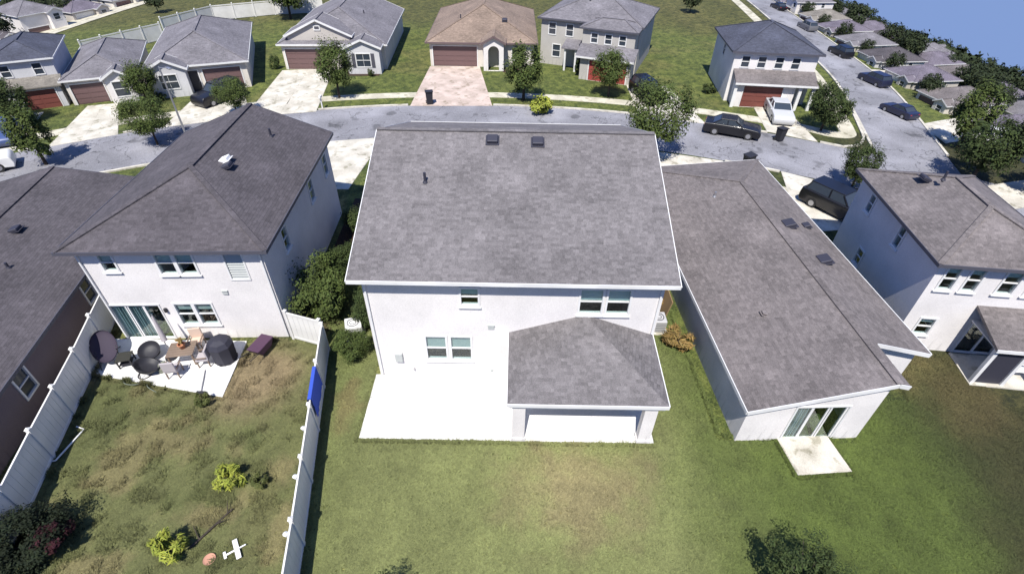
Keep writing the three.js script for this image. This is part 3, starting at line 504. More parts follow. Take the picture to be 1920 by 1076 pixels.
{ // two storeys, red garage door
  const h = house('two_storey_house', 'beige two storey house with grey roof and red garage door across the street', [8.6, -49.6], -.36);
  block(h, { w: 11.0, d: 9.5, eave: 4.85, axis: 'x', pitch: .38, oh: .35, hip: [1, 1], wall: M.taupe, roof: M.roofMid, trim: M.trimDark, far: true,
    S: [{ t: 'win', x: -4.2, y: 3.2, w: .8, h: 1.2 }, { t: 'win', x: -2.2, y: 3.2, w: .8, h: 1.2 }, { t: 'win', x: -3.6, y: .9, w: .9, h: 1.3 }, { t: 'door', x: -.6, w: .95, h: 2.05 }] });
  block(h, { x: 2.6, z: 5.2, w: 5.6, d: 3.2, eave: 4.75, axis: 'x', pitch: .38, oh: .3, hip: [1, 1], wall: M.taupe, roof: M.roofMid, trim: M.trimDark, far: true, top: true,
    S: [{ t: 'win', x: -1.5, y: 3.35, w: .7, h: .95 }, { t: 'win', x: 0, y: 3.35, w: .7, h: .95 }, { t: 'win', x: 1.5, y: 3.35, w: .7, h: .95 }] });
  block(h, { x: 2.9, z: 7.6, w: 5.4, d: 1.7, eave: 2.45, axis: 'x', wall: M.taupe, roof: M.roofMid, top: false, far: true, skip: ['N'], S: [{ t: 'garage', x: .3, w: 4.0, h: 2.05, m: M.garageRed }] });
  part('garage_roof_slope', slab([[-.3, 2.42, 8.85], [5.9, 2.42, 8.85], [5.9, 3.2, 6.81], [-.3, 3.2, 6.81]], .13), M.roofMid, h);
  part('fascia', bar(V(-.32, 2.35, 8.87), V(5.92, 2.35, 8.87), .035, .17), M.trim, h);
  for (const x of [-.9, -2.1]) part('porch_column', box(.2, 2.4, .2, x, 1.2, 6.3), M.trim, h);
  part('porch_roof_slope', slab([[-2.5, 2.45, 6.6], [-.4, 2.45, 6.6], [-.4, 2.95, 4.76], [-2.5, 2.95, 4.76]], .12), M.roofMid, h);
  stackAt(h, -1, 6.3, 1.5);
}
{ // white two storeys on the corner, slate roof
  const h = house('two_storey_house', 'white two storey corner house with slate blue roof and maroon garage door', [23.9, -39.6], -.10);
  block(h, { w: 7.6, d: 8.4, eave: 4.7, axis: 'z', pitch: .42, oh: .35, hip: [1, 1], wall: M.white, roof: M.roofSlate, trim: M.trimDark, far: true,
    S: [-2.7, -1.2, .4, 1.9].map((x) => ({ t: 'win', x, y: 3.25, w: .75, h: 1.0 })), W: [{ t: 'win', x: 0, y: 3.2, w: .7, h: 1.1 }], E: [{ t: 'win', x: 0, y: 3.2, w: .7, h: 1.1 }] });
  block(h, { x: -.6, z: 4.9, w: 5.4, d: 1.6, eave: 2.35, wall: M.white, top: false, far: true, skip: ['N'], S: [{ t: 'garage', x: -.2, w: 3.6, h: 2.0, m: M.garageMaroon }] });
  part('porch_roof_slope', slab([[-3.6, 2.35, 6.15], [3.9, 2.35, 6.15], [3.9, 3.1, 4.21], [-3.6, 3.1, 4.21]], .13), M.roofTaupe, h);
  part('fascia', bar(V(-3.62, 2.28, 6.17), V(3.92, 2.28, 6.17), .035, .17), M.trim, h);
  for (const x of [2.5, 3.7, -3.4]) part('porch_column', box(.28, 2.3, .28, x, 1.15, 5.8), M.trim, h);
  { const g = new THREE.Group(); g.name = 'front_door'; g.position.set(3.0, 0, 4.21); h.add(g); fit.door(g, { w: .9, h: 2.05 }); }
}
{ // long grey house with dark suv in front
  const h = house('bungalow', 'single storey house with long dark grey roof behind the dark parked suv', [-34.6, -43.2], face(-32.4, -36.5, -.06));
  block(h, { w: 8.6, d: 15.5, eave: 2.6, axis: 'z', pitch: .42, oh: .35, hip: [1, 1], wall: M.cream, roof: M.roofMid, trim: M.trim, far: true, S: [{ t: 'garage', x: 2.0, w: 3.4, h: 2.05, m: M.garageBrown }, { t: 'door', x: -.6, w: .9, h: 2.0 }] });
  block(h, { x: -2.6, z: 8.0, w: 3.2, d: 1.6, eave: 2.62, axis: 'z', pitch: .5, oh: .3, wall: M.pale, roof: M.roofMid, trim: M.trim, far: true, skip: ['N'], S: [{ t: 'win', x: 0, y: .8, w: 1.5, h: 1.3, muntin: 1 }] });
}
{ // small white gabled house
  const h = house('bungalow', 'small house with white trimmed gable and grey roof between taller neighbours', [-42.0, -38.0], face(-39.5, -32.4, -.1)); h.scale.setScalar(.9);
  block(h, { w: 6.2, d: 13, eave: 2.5, axis: 'z', pitch: .42, oh: .3, hip: [1, 1], wall: M.cream, roof: M.roofMid, trim: M.trim, far: true, S: [{ t: 'garage', x: -1.3, w: 2.9, h: 2.0, m: M.garageBrown }] });
  block(h, { x: 1.8, z: 6.9, w: 2.4, d: 1.5, eave: 2.6, axis: 'z', pitch: .6, oh: .25, wall: M.white, roof: M.roofMid, trim: M.trim, far: true, skip: ['N'], S: [{ t: 'win', x: 0, y: .7, w: 1.3, h: 1.5 }] });
}
{ // narrow white two storeys
  const h = house('two_storey_house', 'narrow pale two storey house with slate roof at the bend of the street', [-47.0, -35.0], face(-44, -30, -.12)); h.scale.setScalar(.88);
  block(h, { w: 5.4, d: 9, eave: 4.6, axis: 'z', pitch: .42, oh: .3, hip: [1, 1], wall: M.pale, roof: M.roofSlate, trim: M.trim, far: true, skirt: 1, S: [{ t: 'win', x: -1.4, y: 3.1, w: .8, h: 1.1 }, { t: 'win', x: 1.3, y: 3.1, w: .8, h: 1.1 }] });
  block(h, { x: .3, z: 5.1, w: 4.6, d: 1.4, eave: 2.3, wall: M.pale, top: false, far: true, skirt: 1, skip: ['N'], S: [{ t: 'garage', x: .3, w: 2.9, h: 1.95, m: M.garageMaroon }] });
  part('garage_roof_slope', slab([[-2.4, 2.3, 6.1], [2.9, 2.3, 6.1], [2.9, 2.95, 4.51], [-2.4, 2.95, 4.51]], .12), M.roofTan, h);
}
{
  const h = house('bungalow', 'low house with reddish purple roof past the narrow pale house', [-53.4, -31.5], face(-50, -27, -.1));
  block(h, { w: 7.5, d: 11, eave: 2.5, axis: 'z', pitch: .42, hip: [1, 1], wall: M.beige, roof: shingle([.26, .19, .24]), far: true, skirt: 1.5, S: [{ t: 'garage', x: -1, w: 4, h: 2.0, m: M.garageBrown }, { t: 'win', x: 2.4, y: .9, w: 1, h: 1.2 }] });
}

// --- rows of houses beyond the side street, down the slope, and beyond the field on the left
{
  const rr = rng(77), roofs = [M.roofPurple, M.roofMid, M.roofDark, M.roofTan, M.roofTaupe], roofWord = ['purple grey', 'mid grey', 'charcoal', 'sandy', 'taupe'], walls = [M.cream, M.beige, M.white, M.pale], wallWord = ['cream', 'beige', 'white', 'pale grey'];
  const proto = new Map();
  function distant(x, z, turn, ri, wi, two, where, group, big = 1) {
    const key = [ri, wi, two].join(), label = `${wallWord[wi]} ${two ? 'two storey' : 'single storey'} house with ${roofWord[ri]} roof ${where}`;
    const y = land(x, z) - .2;
    if (proto.has(key)) return copy(proto.get(key), label, [x, y, z], turn, big, group);
    const h = thing('row_house', label, 'house', [x, y, z], turn, group); h.scale.setScalar(big); proto.set(key, h); h.userData.base = 'row_house';
    const e = two ? 4.8 : 2.6;
    block(h, { w: 9, d: 11, eave: e, axis: 'z', pitch: .42, oh: .35, hip: [1, 1], wall: walls[wi], roof: roofs[ri], far: true, skirt: 2.2, E: [{ t: 'win', x: -3, y: e - 1.6, w: 1, h: 1.2 }, { t: 'win', x: 2, y: e - 1.6, w: 1, h: 1.2 }], W: [{ t: 'win', x: -3, y: e - 1.6, w: 1, h: 1.2 }, { t: 'win', x: 2, y: e - 1.6, w: 1, h: 1.2 }], S: [{ t: 'garage', x: -1.6, w: 4.4, h: 2.05, m: wi % 2 ? M.garageWhite : M.garageBrown }, { t: 'win', x: 2.6, y: e - 1.7, w: 1.2, h: 1.3 }] });
    block(h, { x: 2.6, z: 5.9, w: 3, d: 1.6, eave: e - .05, axis: 'z', pitch: .5, oh: .3, wall: walls[wi], roof: roofs[ri], far: true, skirt: 2.2, skip: ['N'], S: [{ t: 'win', x: 0, y: e - 1.75, w: 1.3, h: 1.3 }] });
    return h;
  }
  for (let i = 0; i < 13; i++) { const z = -22 - i * 7.3, x = 43.6 + (i > 2 ? (i - 2) * .62 : 0); distant(x, z, -1.42 + (rr() - .5) * .1, [1, 0, 4, 0, 2, 1, 0, 3, 1, 0, 4, 2, 0][i], [1, 0, 0, 1, 3, 0, 1, 0, 2, 1, 0, 0, 2][i], i === 8, 'facing the side street', 'houses along the side street', .5); }
  for (let i = 0; i < 15; i++) { const z = -12 - i * 6.6, x = 50.5 + i * .68; distant(x, z, 1.72 + (rr() - .5) * .1, [0, 2, 0, 0, 1, 0, 4, 0, 1, 2, 0, 0, 1, 0, 2][i], [1, 0, 2, 1, 0, 3, 1, 0, 1, 1, 0, 0, 1, 3, 0][i], false, 'in the second row of the slope', 'houses down the slope, second row', .5); }
  for (let i = 0; i < 13; i++) { const z = -10 - i * 7.6, x = 61.5 + i * .75; distant(x, z, -1.42 + (rr() - .5) * .1, [2, 0, 1, 0, 3, 0, 1, 2, 0, 0, 1, 4, 0][i], [0, 1, 1, 2, 2, 0, 1, 3, 0, 1, 0, 1, 2][i], i === 5, 'across the far street on the slope', 'houses down the slope, across the far street', .5); }
  for (let i = 0; i < 9; i++) { const z = -30 - i * 10.5, x = 68.5 + i * .7; distant(x, z, 1.7 + (rr() - .5) * .2, [1, 0, 4, 2, 0, 1, 0, 2, 0, 1, 2][i], [2, 1, 0, 2, 1, 2, 3, 1, 2, 0, 2][i], i % 4 === 1, 'in the lowest row before the woods', 'houses down the slope, lowest row', .55); }
  for (let i = 0; i < 10; i++) { const x = -74 + i * 1.2, z = -50 - i * 8; distant(x, z, 1.15 + (rr() - .5) * .15, [0, 2, 1, 0, 1, 2, 0, 0, 1, 2][i], [0, 0, 2, 1, 0, 3, 0, 2, 1, 0][i], i === 2, 'beyond the field', 'houses beyond the field', .62); }
  for (let i = 0; i < 9; i++) { const x = -85 + i * .9, z = -50 - i * 8.6; distant(x, z, -1.9, [1, 0, 2, 1, 0, 2, 0, 1, 0][i], [1, 2, 0, 1, 3, 0, 2, 1, 0][i], false, 'in the back row beyond the field', 'houses in the back row beyond the field', .62); }
}

// ------------------------------------------------------------------ fences
function fence(label, pts, hgt, m, o = {}) {   // white vinyl privacy fence: posts with caps, two rails and upright boards
  const f = thing('vinyl_fence', label, 'fence', [0, 0, 0]), bw = o.board ?? .28;
  const post = cached('fp' + hgt, () => box(.13, hgt + .12, .13, 0, hgt / 2 + .06, 0)), capG = cached('fcap', () => flat(new THREE.CylinderGeometry(.01, .115, .08, 4).rotateY(Math.PI / 4)));
  for (let s = 0; s < pts.length - 1; s++) {
    const A = V(pts[s][0], 0, pts[s][1]), B = V(pts[s + 1][0], 0, pts[s + 1][1]), L = A.distanceTo(B), n = Math.max(1, Math.round(L / 2.4)), a = Math.atan2(-(B.z - A.z), B.x - A.x);
    for (let i = 0; i <= n; i++) {
      const p = A.clone().lerp(B, i / n); p.y = land(p.x, p.z);
      if (!(i === 0 && s > 0)) { const q = part('post', post, m, f); q.position.copy(p); q.rotation.y = a; const c = part('cap', capG, m, q); c.position.y = hgt + .16; }
      if (i === n) continue;
      const e = A.clone().lerp(B, (i + 1) / n); e.y = land(e.x, e.z); const d = V().subVectors(e, p).normalize(), p2 = p.clone().addScaledVector(d, .066), e2 = e.clone().addScaledVector(d, -.066), up = (v, y) => v.clone().add(V(0, y, 0));
      part('top_rail', bar(up(p2, hgt - .06), up(e2, hgt - .06), .06, .12), m, f); part('bottom_rail', bar(up(p2, .12), up(e2, .12), .06, .12), m, f);
      if (o.plain) { part('fence_panel', bar(up(p2, hgt / 2), up(e2, hgt / 2), .025, hgt - .4), m, f); continue; }
      const len = p2.distanceTo(e2), k = Math.round(len / bw), bg = cached(['fb', hgt, (len / k).toFixed(3)].join(), () => rbox(len / k - .008, hgt - .26, .03, .008, 0, hgt / 2 + .03, 0));
      for (let j = 0; j < k; j++) { const b = part('board', bg, m, f); b.position.copy(p2).addScaledVector(d, len / k * (j + .5)); b.rotation.y = a; }
    }
  }
  return f;
}
fence('white vinyl fence dividing the dry fenced yard from the pale lawn', [[-9.75, -.95], [-8.9, 3.6], [-8.05, 8.2], [-7.5, 11.4]], 1.75, M.vinylWhite);
fence('short white fence joining the left two storey house to the dividing fence', [[-11.7, -1.75], [-9.95, -1.2]], 1.75, M.vinylWhite);
fence('long white fence between the dry yard and the dark roofed bungalow', [[-21.3, -3.4], [-20.0, .9], [-18.9, 5.0], [-17.6, 9.6]], 1.75, M.vinylWhite);
fence('white vinyl fence behind the small gabled house, facing the field', [[-50.6, -46.4], [-45.6, -54.2]], 1.9, M.vinylWhite, { plain: 1 });
fence('white vinyl fence behind the long grey roofed house', [[-47.0, -57.0], [-43.6, -64.0], [-36.5, -68.0], [-30.0, -70.0]], 1.9, M.vinylWhite, { plain: 1 });

// ------------------------------------------------------------------ trees and shrubs
function leafGeo(c, n, size, seed, o = {}) {   // leaf clumps: small bent faces gathered in clusters through the crown's volume
  const r = rng(seed), pos = [], nor = [], col = [], clumps = o.clumps ?? 40, cs = o.spread ?? .34, list = [];
  for (let i = 0; i < clumps; i++) {
    let v; do { v = V(r() * 2 - 1, r() * 2 - 1, r() * 2 - 1); } while (v.lengthSq() > 1 || v.lengthSq() < .12);
    const bulge = 1 + .28 * (noise(v.x * 2 + 5, v.y * 2 + v.z * 2, seed) - .5) * 2;
    list.push([v.multiplyScalar(Math.pow(v.length(), -.45) * .86 * bulge), .6 + r() * .8, .75 + r() * .5]);
  }
  const up = V(0, 1, 0);
  for (let i = 0; i < n; i++) {
    const [cp, cr, tone] = list[Math.floor(r() * clumps)];
    const d = V(r() * 2 - 1, r() * 2 - 1, r() * 2 - 1).normalize().multiplyScalar(cs * cr * Math.pow(r(), .45));
    const p = cp.clone().add(d); p.set(p.x * c.rx, p.y * c.ry, p.z * c.rz); p.y += c.y;
    const nrm = V(d.x + cp.x * .3, d.y + .35 + cp.y * .3, d.z + cp.z * .3).normalize().add(V(r() - .5, r() - .5, r() - .5).multiplyScalar(1.1)).normalize();
    const t = V().crossVectors(nrm, V(r() - .5, r() - .5, r() - .5)).normalize(), b = V().crossVectors(nrm, t), s = size * (.6 + r() * .8), w = s * (o.narrow ?? .5);
    const A = p.clone().addScaledVector(t, -s), B = p.clone().addScaledVector(b, w).addScaledVector(nrm, -s * .12), C = p.clone().addScaledVector(t, s), D = p.clone().addScaledVector(b, -w).addScaledVector(nrm, -s * .12);
    const k = tone * (.75 + r() * .5), kk = [k * (.92 + r() * .16), k, k * (.85 + r() * .3)];
    for (const q of [A, C, B, A, D, C]) { pos.push(q.x, q.y, q.z); nor.push(nrm.x, nrm.y, nrm.z); col.push(...kk); }
  }
  const g = new THREE.BufferGeometry(); g.setAttribute('position', new THREE.Float32BufferAttribute(pos, 3)); g.setAttribute('normal', new THREE.Float32BufferAttribute(nor, 3)); g.setAttribute('color', new THREE.Float32BufferAttribute(col, 3)); return g;
}
function trunkGeo(h, r0, c, seed, limbs = 6) {
  const r = rng(seed), gs = [bar(V(0, -.15, 0), V(.04, h, .03), r0, r0 * .6, 8)];
  for (let i = 0; i < limbs; i++) { const a = i / limbs * 6.28 + r(), e = .45 + r() * .4, s = V(.03, h * (.7 + .3 * r()), .02), m = V(Math.cos(a) * c.rx * .35, c.y - c.ry * .25, Math.sin(a) * c.rz * .35), t = V(Math.cos(a) * c.rx * e, c.y + c.ry * (r() * .7 - .1), Math.sin(a) * c.rz * e); gs.push(bar(s, m, r0 * .5, r0 * .34, 6), bar(m, t, r0 * .34, r0 * .1, 5)); }
  return merge(...gs);
}
function makeTree(name, label, leafM, c, n, size, seed, o = {}) {
  const t = thing(name, label, o.cat ?? 'tree', [0, 0, 0], 0, o.group); t.userData.base = name;
  part('trunk', trunkGeo(o.trunk ?? (c.y - c.ry * .55), o.r ?? .13, c, seed + 5, o.limbs ?? 6), M.bark, t);
  part('crown', leafGeo(c, n, size, seed, o), leafM, t); return t;
}
const place = (t, x, z, turn = 0, s = 1) => { t.position.set(x, land(x, z), z); t.rotation.y = turn; Array.isArray(s) ? t.scale.set(...s) : t.scale.setScalar(s); return t; };
const oak = place(makeTree('street_tree', 'rounded dark street tree on the verge before the grey gabled house', M.leafMid, { rx: 2.0, ry: 2.0, rz: 2.0, y: 3.2 }, 8200, .095, 11, { clumps: 70 }), -18.2, -34.6, 1, [.95, 1.05, .95]);
oak.userData.group = 'trees along the street';
const SG = 'trees along the street';
const loose = makeTree('street_tree', 'spreading open crowned tree over the pavement beside the bungalow roof', M.leafMid, { rx: 2.5, ry: 2.1, rz: 2.5, y: 3.6 }, 9500, .095, 23, { clumps: 80, spread: .34, group: SG }); place(loose, 10.0, -22.6, .4, [1, 1.08, 1]);
const column = makeTree('street_tree', 'narrow upright tree at the bend of the near pavement', M.leafMid, { rx: 1.2, ry: 1.9, rz: 1.2, y: 2.6 }, 5600, .09, 37, { clumps: 44, group: SG }); place(column, -36.4, -19.6, 0, 1.05);
const dark = makeTree('street_tree', 'dense dark tree on the grass corner beside the side street', M.leafDark, { rx: 1.9, ry: 1.9, rz: 1.9, y: 2.8 }, 8200, .095, 53, { clumps: 64, group: SG }); place(dark, 26.2, -28.6, 0, .9);
const cp = (src, label, x, z, turn, s, group = SG) => copy(src, label, [x, land(x, z), z], turn, s, group);
cp(column, 'dark upright tree on the verge in front of the light brown roof', -.2, -34.9, 2, [1.35, 1.15, 1.35]);
cp(oak, 'tree beside the driveway of the red garage house', 8.3, -36.2, 3, .9);
cp(loose, 'small loose tree on the verge beside the street lamp', -30.0, -23.4, 2, .72);
cp(loose, 'small thin tree on the far verge before the dark suv', -26.2, -29.9, 4, .6);
cp(oak, 'leafy tree in front of the small white gabled house', -35.6, -32.2, 1, .75);
cp(dark, 'dark tree in front of the pale house at the bend', -44.2, -27.2, 1, .9);
cp(column, 'small upright tree beside the maroon garage corner house', 27.6, -33.6, 2, .6);
cp(dark, 'dark tree beyond the narrow white house roof', 33.6, -19.6, 2, 1.1);
cp(column, 'upright dark tree at the mouth of the side street', 36.4, -25.6, 1, 1.2);
cp(dark, 'dark tree on the near verge past the narrow white house', 37.6, -17.4, 3, 1.05);
cp(dark, 'dark round tree by the driveway before the narrow white house', 24.0, -18.4, 5, [.65, .75, .65]);
cp(oak, 'tall dark tree standing behind the grey gabled house', -33.4, -65.5, 1, [1.5, 1.2, 1.5]);
cp(oak, 'leafy tree at the left edge of the near row', -42.6, -16.8, 2, .8);
cp(column, 'slim tree in front of the reddish purple roof', -48.6, -23.4, 3, .9);
const lime = makeTree('shrub', 'small yellow green shrub on the verge before the middle house', M.leafLime, { rx: 1.0, ry: .75, rz: 1.0, y: .8 }, 1400, .13, 61, { cat: 'shrub', clumps: 24, trunk: .5, r: .05 }); place(lime, 1.4, -31.6, 0, 1.05);
// young trees at the foot of the lawn
const young = makeTree('young_tree', 'young dark tree with open branches on the green lawn behind the bungalow', M.leafDark, { rx: 1.25, ry: .95, rz: 1.25, y: 1.75 }, 6500, .055, 71, { clumps: 44, spread: .3, trunk: 1.2, r: .06, limbs: 9, narrow: .35 }); place(young, 8.25, 9.6, 0, 1);
const young2 = copy(young, 'young dark tree on the pale lawn near the dividing fence', [-4.75, 0, 10.75], 2.2, [.75, .8, .75]);
// shrubs in the gap and yard
const bush = makeTree('shrub', 'big leafy shrub in the gap between the two white houses', M.leafMid, { rx: 1.5, ry: 1.35, rz: 2.0, y: 1.5 }, 12000, .065, 83, { cat: 'shrub', clumps: 60, trunk: .8, r: .08 }); place(bush, -10.6, -4.0, 0, 1);
const SH = 'shrubs in the gap between the two white houses';
copy(bush, 'low leafy shrub against the corner of the middle house', [-8.5, 0, -.7], 1, [.62, .5, .42], SH);
copy(bush, 'green shrub deep in the gap between the two white houses', [-10.3, 0, -7.6], 2, [.75, .5, .8], SH).children[1].material = M.leafDark;
copy(bush, 'green shrub at the street end of the gap between the white houses', [-10.2, 0, -11.2], 4, [.75, .5, .9], SH).children[1].material = M.leafDark;
copy(bush, 'leafy shrub beside the side wall near the short white fence', [-8.2, 0, -3.0], 3, [.55, .75, .5], SH).children[1].material = M.leafDark;
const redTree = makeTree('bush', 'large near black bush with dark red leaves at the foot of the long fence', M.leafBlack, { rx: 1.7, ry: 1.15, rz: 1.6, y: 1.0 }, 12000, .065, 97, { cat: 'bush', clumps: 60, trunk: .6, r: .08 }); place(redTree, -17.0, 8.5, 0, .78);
part('red_foliage', leafGeo({ rx: .7, ry: .7, rz: .8, y: 1.2 }, 1800, .06, 99, { clumps: 16 }).translate(1.15, 0, -.2), M.leafRed, redTree);
const grassBush = makeTree('shrub', 'yellow green feathery plant in the dry fenced yard', M.leafLime, { rx: .55, ry: .5, rz: .55, y: .5 }, 900, .12, 111, { cat: 'shrub', clumps: 18, trunk: .3, r: .03, narrow: .18 }); place(grassBush, -11.4, 6.0, 0, 1);
copy(grassBush, 'yellow green feathery plant next to the fallen branch', [-12.3, 0, 8.5], 1, [.9, 1.1, 1.2]);
copy(grassBush, 'low plant with dark leaves beside the feathery shrub', [-10.3, 0, 6.0], 1, [.6, .7, .6]).children[1].material = M.leafOlive;
copy(grassBush, 'small weedy plant at the corner of the furnished patio', [-14.2, 0, 2.3], 2, [.7, .8, .6]).children[1].material = M.leafOlive;
copy(grassBush, 'small olive weed at the left end of the furnished patio', [-20.7, 0, .9], 3, [.6, .7, .6]).children[1].material = M.leafOlive;
copy(grassBush, 'dried tan plant in the gap beside the bungalow', [7.15, 0, -1.6], 1, [1.0, 1.4, 1.5]).children[1].material = M.leafTan;
copy(grassBush, 'dried tan plant behind the air conditioner', [6.7, 0, -4.6], 1, [.9, 1.3, 1.1]).children[1].material = M.leafTan;
for (const [l, x, z, s, m] of [['clipped dark shrub under the bay window of the grey gabled house', -16.6, -41.4, [1.1, .8, .6], M.leafDark], ['round shrub at the corner of the beige two storey house', 6.4, -43.6, [1.6, 1.5, 1.2], M.leafDark], ['dark shrub beside the brown garage of the grey gabled house', -27.6, -43.2, [1.1, 1.6, 1.1], M.leafDark], ['flowering pale shrub before the long grey roofed house', -35.0, -33.4, [1.3, .8, .8], M.leafMid], ['small dark shrub at the right of the arched entry', 1.2, -44.0, [1.1, .9, .8], M.leafDark], ['dark shrub on the lawn beside the slate roofed corner house', 18.9, -37.8, [1.4, 1.0, 1.0], M.leafDark]]) copy(grassBush, l, [x, 0, z], x, s).children[1].material = m;
// trees among the far rows, and the woods along the edge of the rise
{
  const rr = rng(501), farT = makeTree('far_tree', 'dark tree among the houses down the slope', M.leafFar, { rx: 2.6, ry: 2.4, rz: 2.6, y: 3.6 }, 1500, .28, 131, { clumps: 34, spread: .4, group: 'trees among the houses down the slope' }); place(farT, 49.0, -18, 0, .45);
  const farC = cp(farT, null, 41.6, -38.2, 1, .35, 'trees among the houses down the slope'); farC.children[1].material = M.leafFar;
  for (let i = 0; i < 150; i++) {
    const row = i % 5, t = rr(), x = [47.2, 54.0, 65.6, 72.8, 76.0][row] + t * 8.5 + (rr() - .5) * 2.2, z = -10 - t * 96 - rr() * 3;
    cp(farT, ['dark tree in the back gardens behind the side street houses', 'dark tree along the far street on the slope', 'dark tree in the back gardens below the far street', 'dark tree between the lowest row and the woods', 'dark tree at the edge of the woods'][row], x, z, rr() * 6, (row > 2 ? .55 : .32) + rr() * .38, 'trees among the houses down the slope');
  }
  for (let i = 0; i < 14; i++) { const z = -25.6 - i * 7.3 + (rr() - .5) * 1.5, x = 41.6 + i * .58; cp(farT, 'small tree in a front garden along the side street', x, z, rr() * 6, .26 + rr() * .16, 'small trees along the side street'); }
  for (let i = 0; i < 30; i++) { const t = rr(), x = -70 - rr() * 24 + t * 10, z = -40 - t * 80; cp(farT, 'dark tree among the houses beyond the field', x, z, rr() * 6, .35 + rr() * .4, 'trees beyond the field'); }
  for (let i = 0; i < 6; i++) { const x = [-44, -55, -36, -14, 26, 12][i], z = [-78, -70, -88, -84, -74, -92][i]; cp(farT, 'dark tree standing alone in the field', x, z, rr() * 6, .4 + rr() * .2, 'trees in the field'); }
  const g = leafGeo({ rx: 3.2, ry: 2.9, rz: 3.2, y: 2.6 }, 420, .62, 141, { clumps: 20, spread: .45 }), spots = [];
  for (let i = 0; i < 3000; i++) { const side2 = rr() < .55, q = rr(), z = 10 - q * 200, x = side2 ? 73 + rr() * 45 + Math.max(0, -z - 100) * .1 : -96 - rr() * 45 + Math.max(0, -z - 90) * .15; spots.push([x, z]); }
  for (let i = 0; i < 900; i++) spots.push([-110 + rr() * 240, -150 - rr() * 70]);
  const m = shade(new THREE.InstancedMesh(g, M.leafFar, spots.length)); m.name = 'woods'; tag(m, 'dark belt of woods along the skyline', 'woods', null, 'stuff');
  const o = new THREE.Object3D(); spots.forEach(([x, z], i) => { o.position.set(x, land(x, z) - .6, z); o.rotation.y = rr() * 6; const s = .5 + rr() * .5; o.scale.set(s * 1.1, s, s * 1.1); o.updateMatrix(); m.setMatrixAt(i, o.matrix); const k = .75 + rr() * .5; m.setColorAt(i, lin(k, k, k)); });
  scene.add(m);
}

// ------------------------------------------------------------------ vehicles
const paint = (c) => new THREE.MeshPhysicalMaterial({ color: lin(...c), roughness: .4, clearcoat: .35, clearcoatRoughness: .1, metalness: 0 });
const CP = { black: paint([.006, .006, .009]), navy: paint([.015, .018, .045]), silver: paint([.45, .46, .48]), white: paint([.72, .72, .72]), blue: paint([.05, .08, .2]), grey: paint([.12, .12, .13]) };
const lampW = mat([.8, .8, .78], { roughness: .15 }), lampR = mat([.4, .02, .02], { roughness: .2 });
function makeCar(name, label, suv, m, group) {
  const c = thing(name, label, 'car', [0, 0, 0], 0, group); c.userData.base = name;
  const L = suv ? 4.7 : 4.6, W = 1.82, belt = suv ? 1.05 : .92, top = suv ? 1.72 : 1.44;
  const sh = new THREE.Shape(); sh.moveTo(-L / 2, .38); sh.lineTo(-L / 2 + .1, .26);
  const arch = (x) => { sh.lineTo(x - .39, .26); sh.absarc(x, .32, .38, Math.PI, 0, true); };
  arch(-1.38); arch(1.38); sh.lineTo(L / 2 - .1, .26); sh.quadraticCurveTo(L / 2 + .02, .45, L / 2 - .04, .62);
  if (suv) { sh.quadraticCurveTo(L / 2 - .1, .92, L / 2 - .3, .95); sh.lineTo(.95, belt); sh.lineTo(-L / 2 + .06, belt + .02); } else { sh.quadraticCurveTo(L / 2 - .12, .76, L / 2 - .35, .8); sh.lineTo(.85, belt); sh.lineTo(-1.5, belt + .02); sh.lineTo(-L / 2 + .08, belt - .02); }
  sh.quadraticCurveTo(-L / 2 - .03, .7, -L / 2, .38);
  const body = new THREE.ExtrudeGeometry(sh, { depth: W - .16, bevelEnabled: true, bevelSize: .07, bevelThickness: .08, bevelSegments: 3, curveSegments: 10 }).translate(0, 0, -(W - .16) / 2);
  part('body', muv(toCreasedNormals(body, .7)), m, c);
  const gh = new THREE.Shape(); const p = suv ? [[1.0, belt - .04], [.35, top - .06], [-1.95, top - .06], [-2.2, belt - .04]] : [[.95, belt - .04], [.15, top - .06], [-1.05, top - .06], [-1.85, belt - .04]];
  gh.moveTo(...p[0]); for (const q of p.slice(1)) gh.lineTo(...q); gh.closePath();
  const tum = (g) => { const a = g.attributes.position; for (let i = 0; i < a.count; i++) { const t = clamp((a.getY(i) - belt) / (top - belt)); a.setZ(i, a.getZ(i) * (1 - .16 * t)); } return g; };
  part('windows', flat(tum(new THREE.ExtrudeGeometry(gh, { depth: W - .22, bevelEnabled: false }).translate(0, 0, -(W - .22) / 2))), M.glassFar, c);
  part('roof', muv(new RoundedBoxGeometry(p[1][0] - p[2][0] + .14, .08, (W - .22) * .86, 3, .035).translate((p[1][0] + p[2][0]) / 2, top - .03, 0)), m, c);
  for (const s of [-1, 1]) for (const [a, b] of [[p[0], p[1]], [p[3], p[2]]]) part('pillar', bar(V(a[0], a[1], s * (W / 2 - .1)), V(b[0], b[1], s * (W / 2 - .21)), .07, .06), m, c);
  for (const s of [-1, 1]) part('pillar', bar(V(-.45, belt, s * (W / 2 - .1)), V(-.5, top - .06, s * (W / 2 - .205)), .05, .08), m, c);
  for (const x of [-1.38, 1.38]) for (const s of [-1, 1]) {
    const w = part('wheel', muv(new THREE.CylinderGeometry(.33, .33, .22, 20).rotateX(Math.PI / 2).translate(x, .33, s * (W / 2 - .1))), M.rubber, c);
    part('rim', muv(new THREE.CylinderGeometry(.2, .2, .232, 10).rotateX(Math.PI / 2).translate(x, .33, s * (W / 2 - .1))), M.metal, w);
  }
  for (const s of [-1, 1]) { part('headlight', rbox(.16, .12, .34, .04, L / 2 - .08, .64, s * .6), lampW, c); part('tail_light', rbox(.1, .16, .26, .03, -L / 2 + .0, .76, s * .66), lampR, c); part('mirror', rbox(.1, .11, .16, .03, .75, belt + .05, s * (W / 2 + .06)), m, c); }
  return c;
}
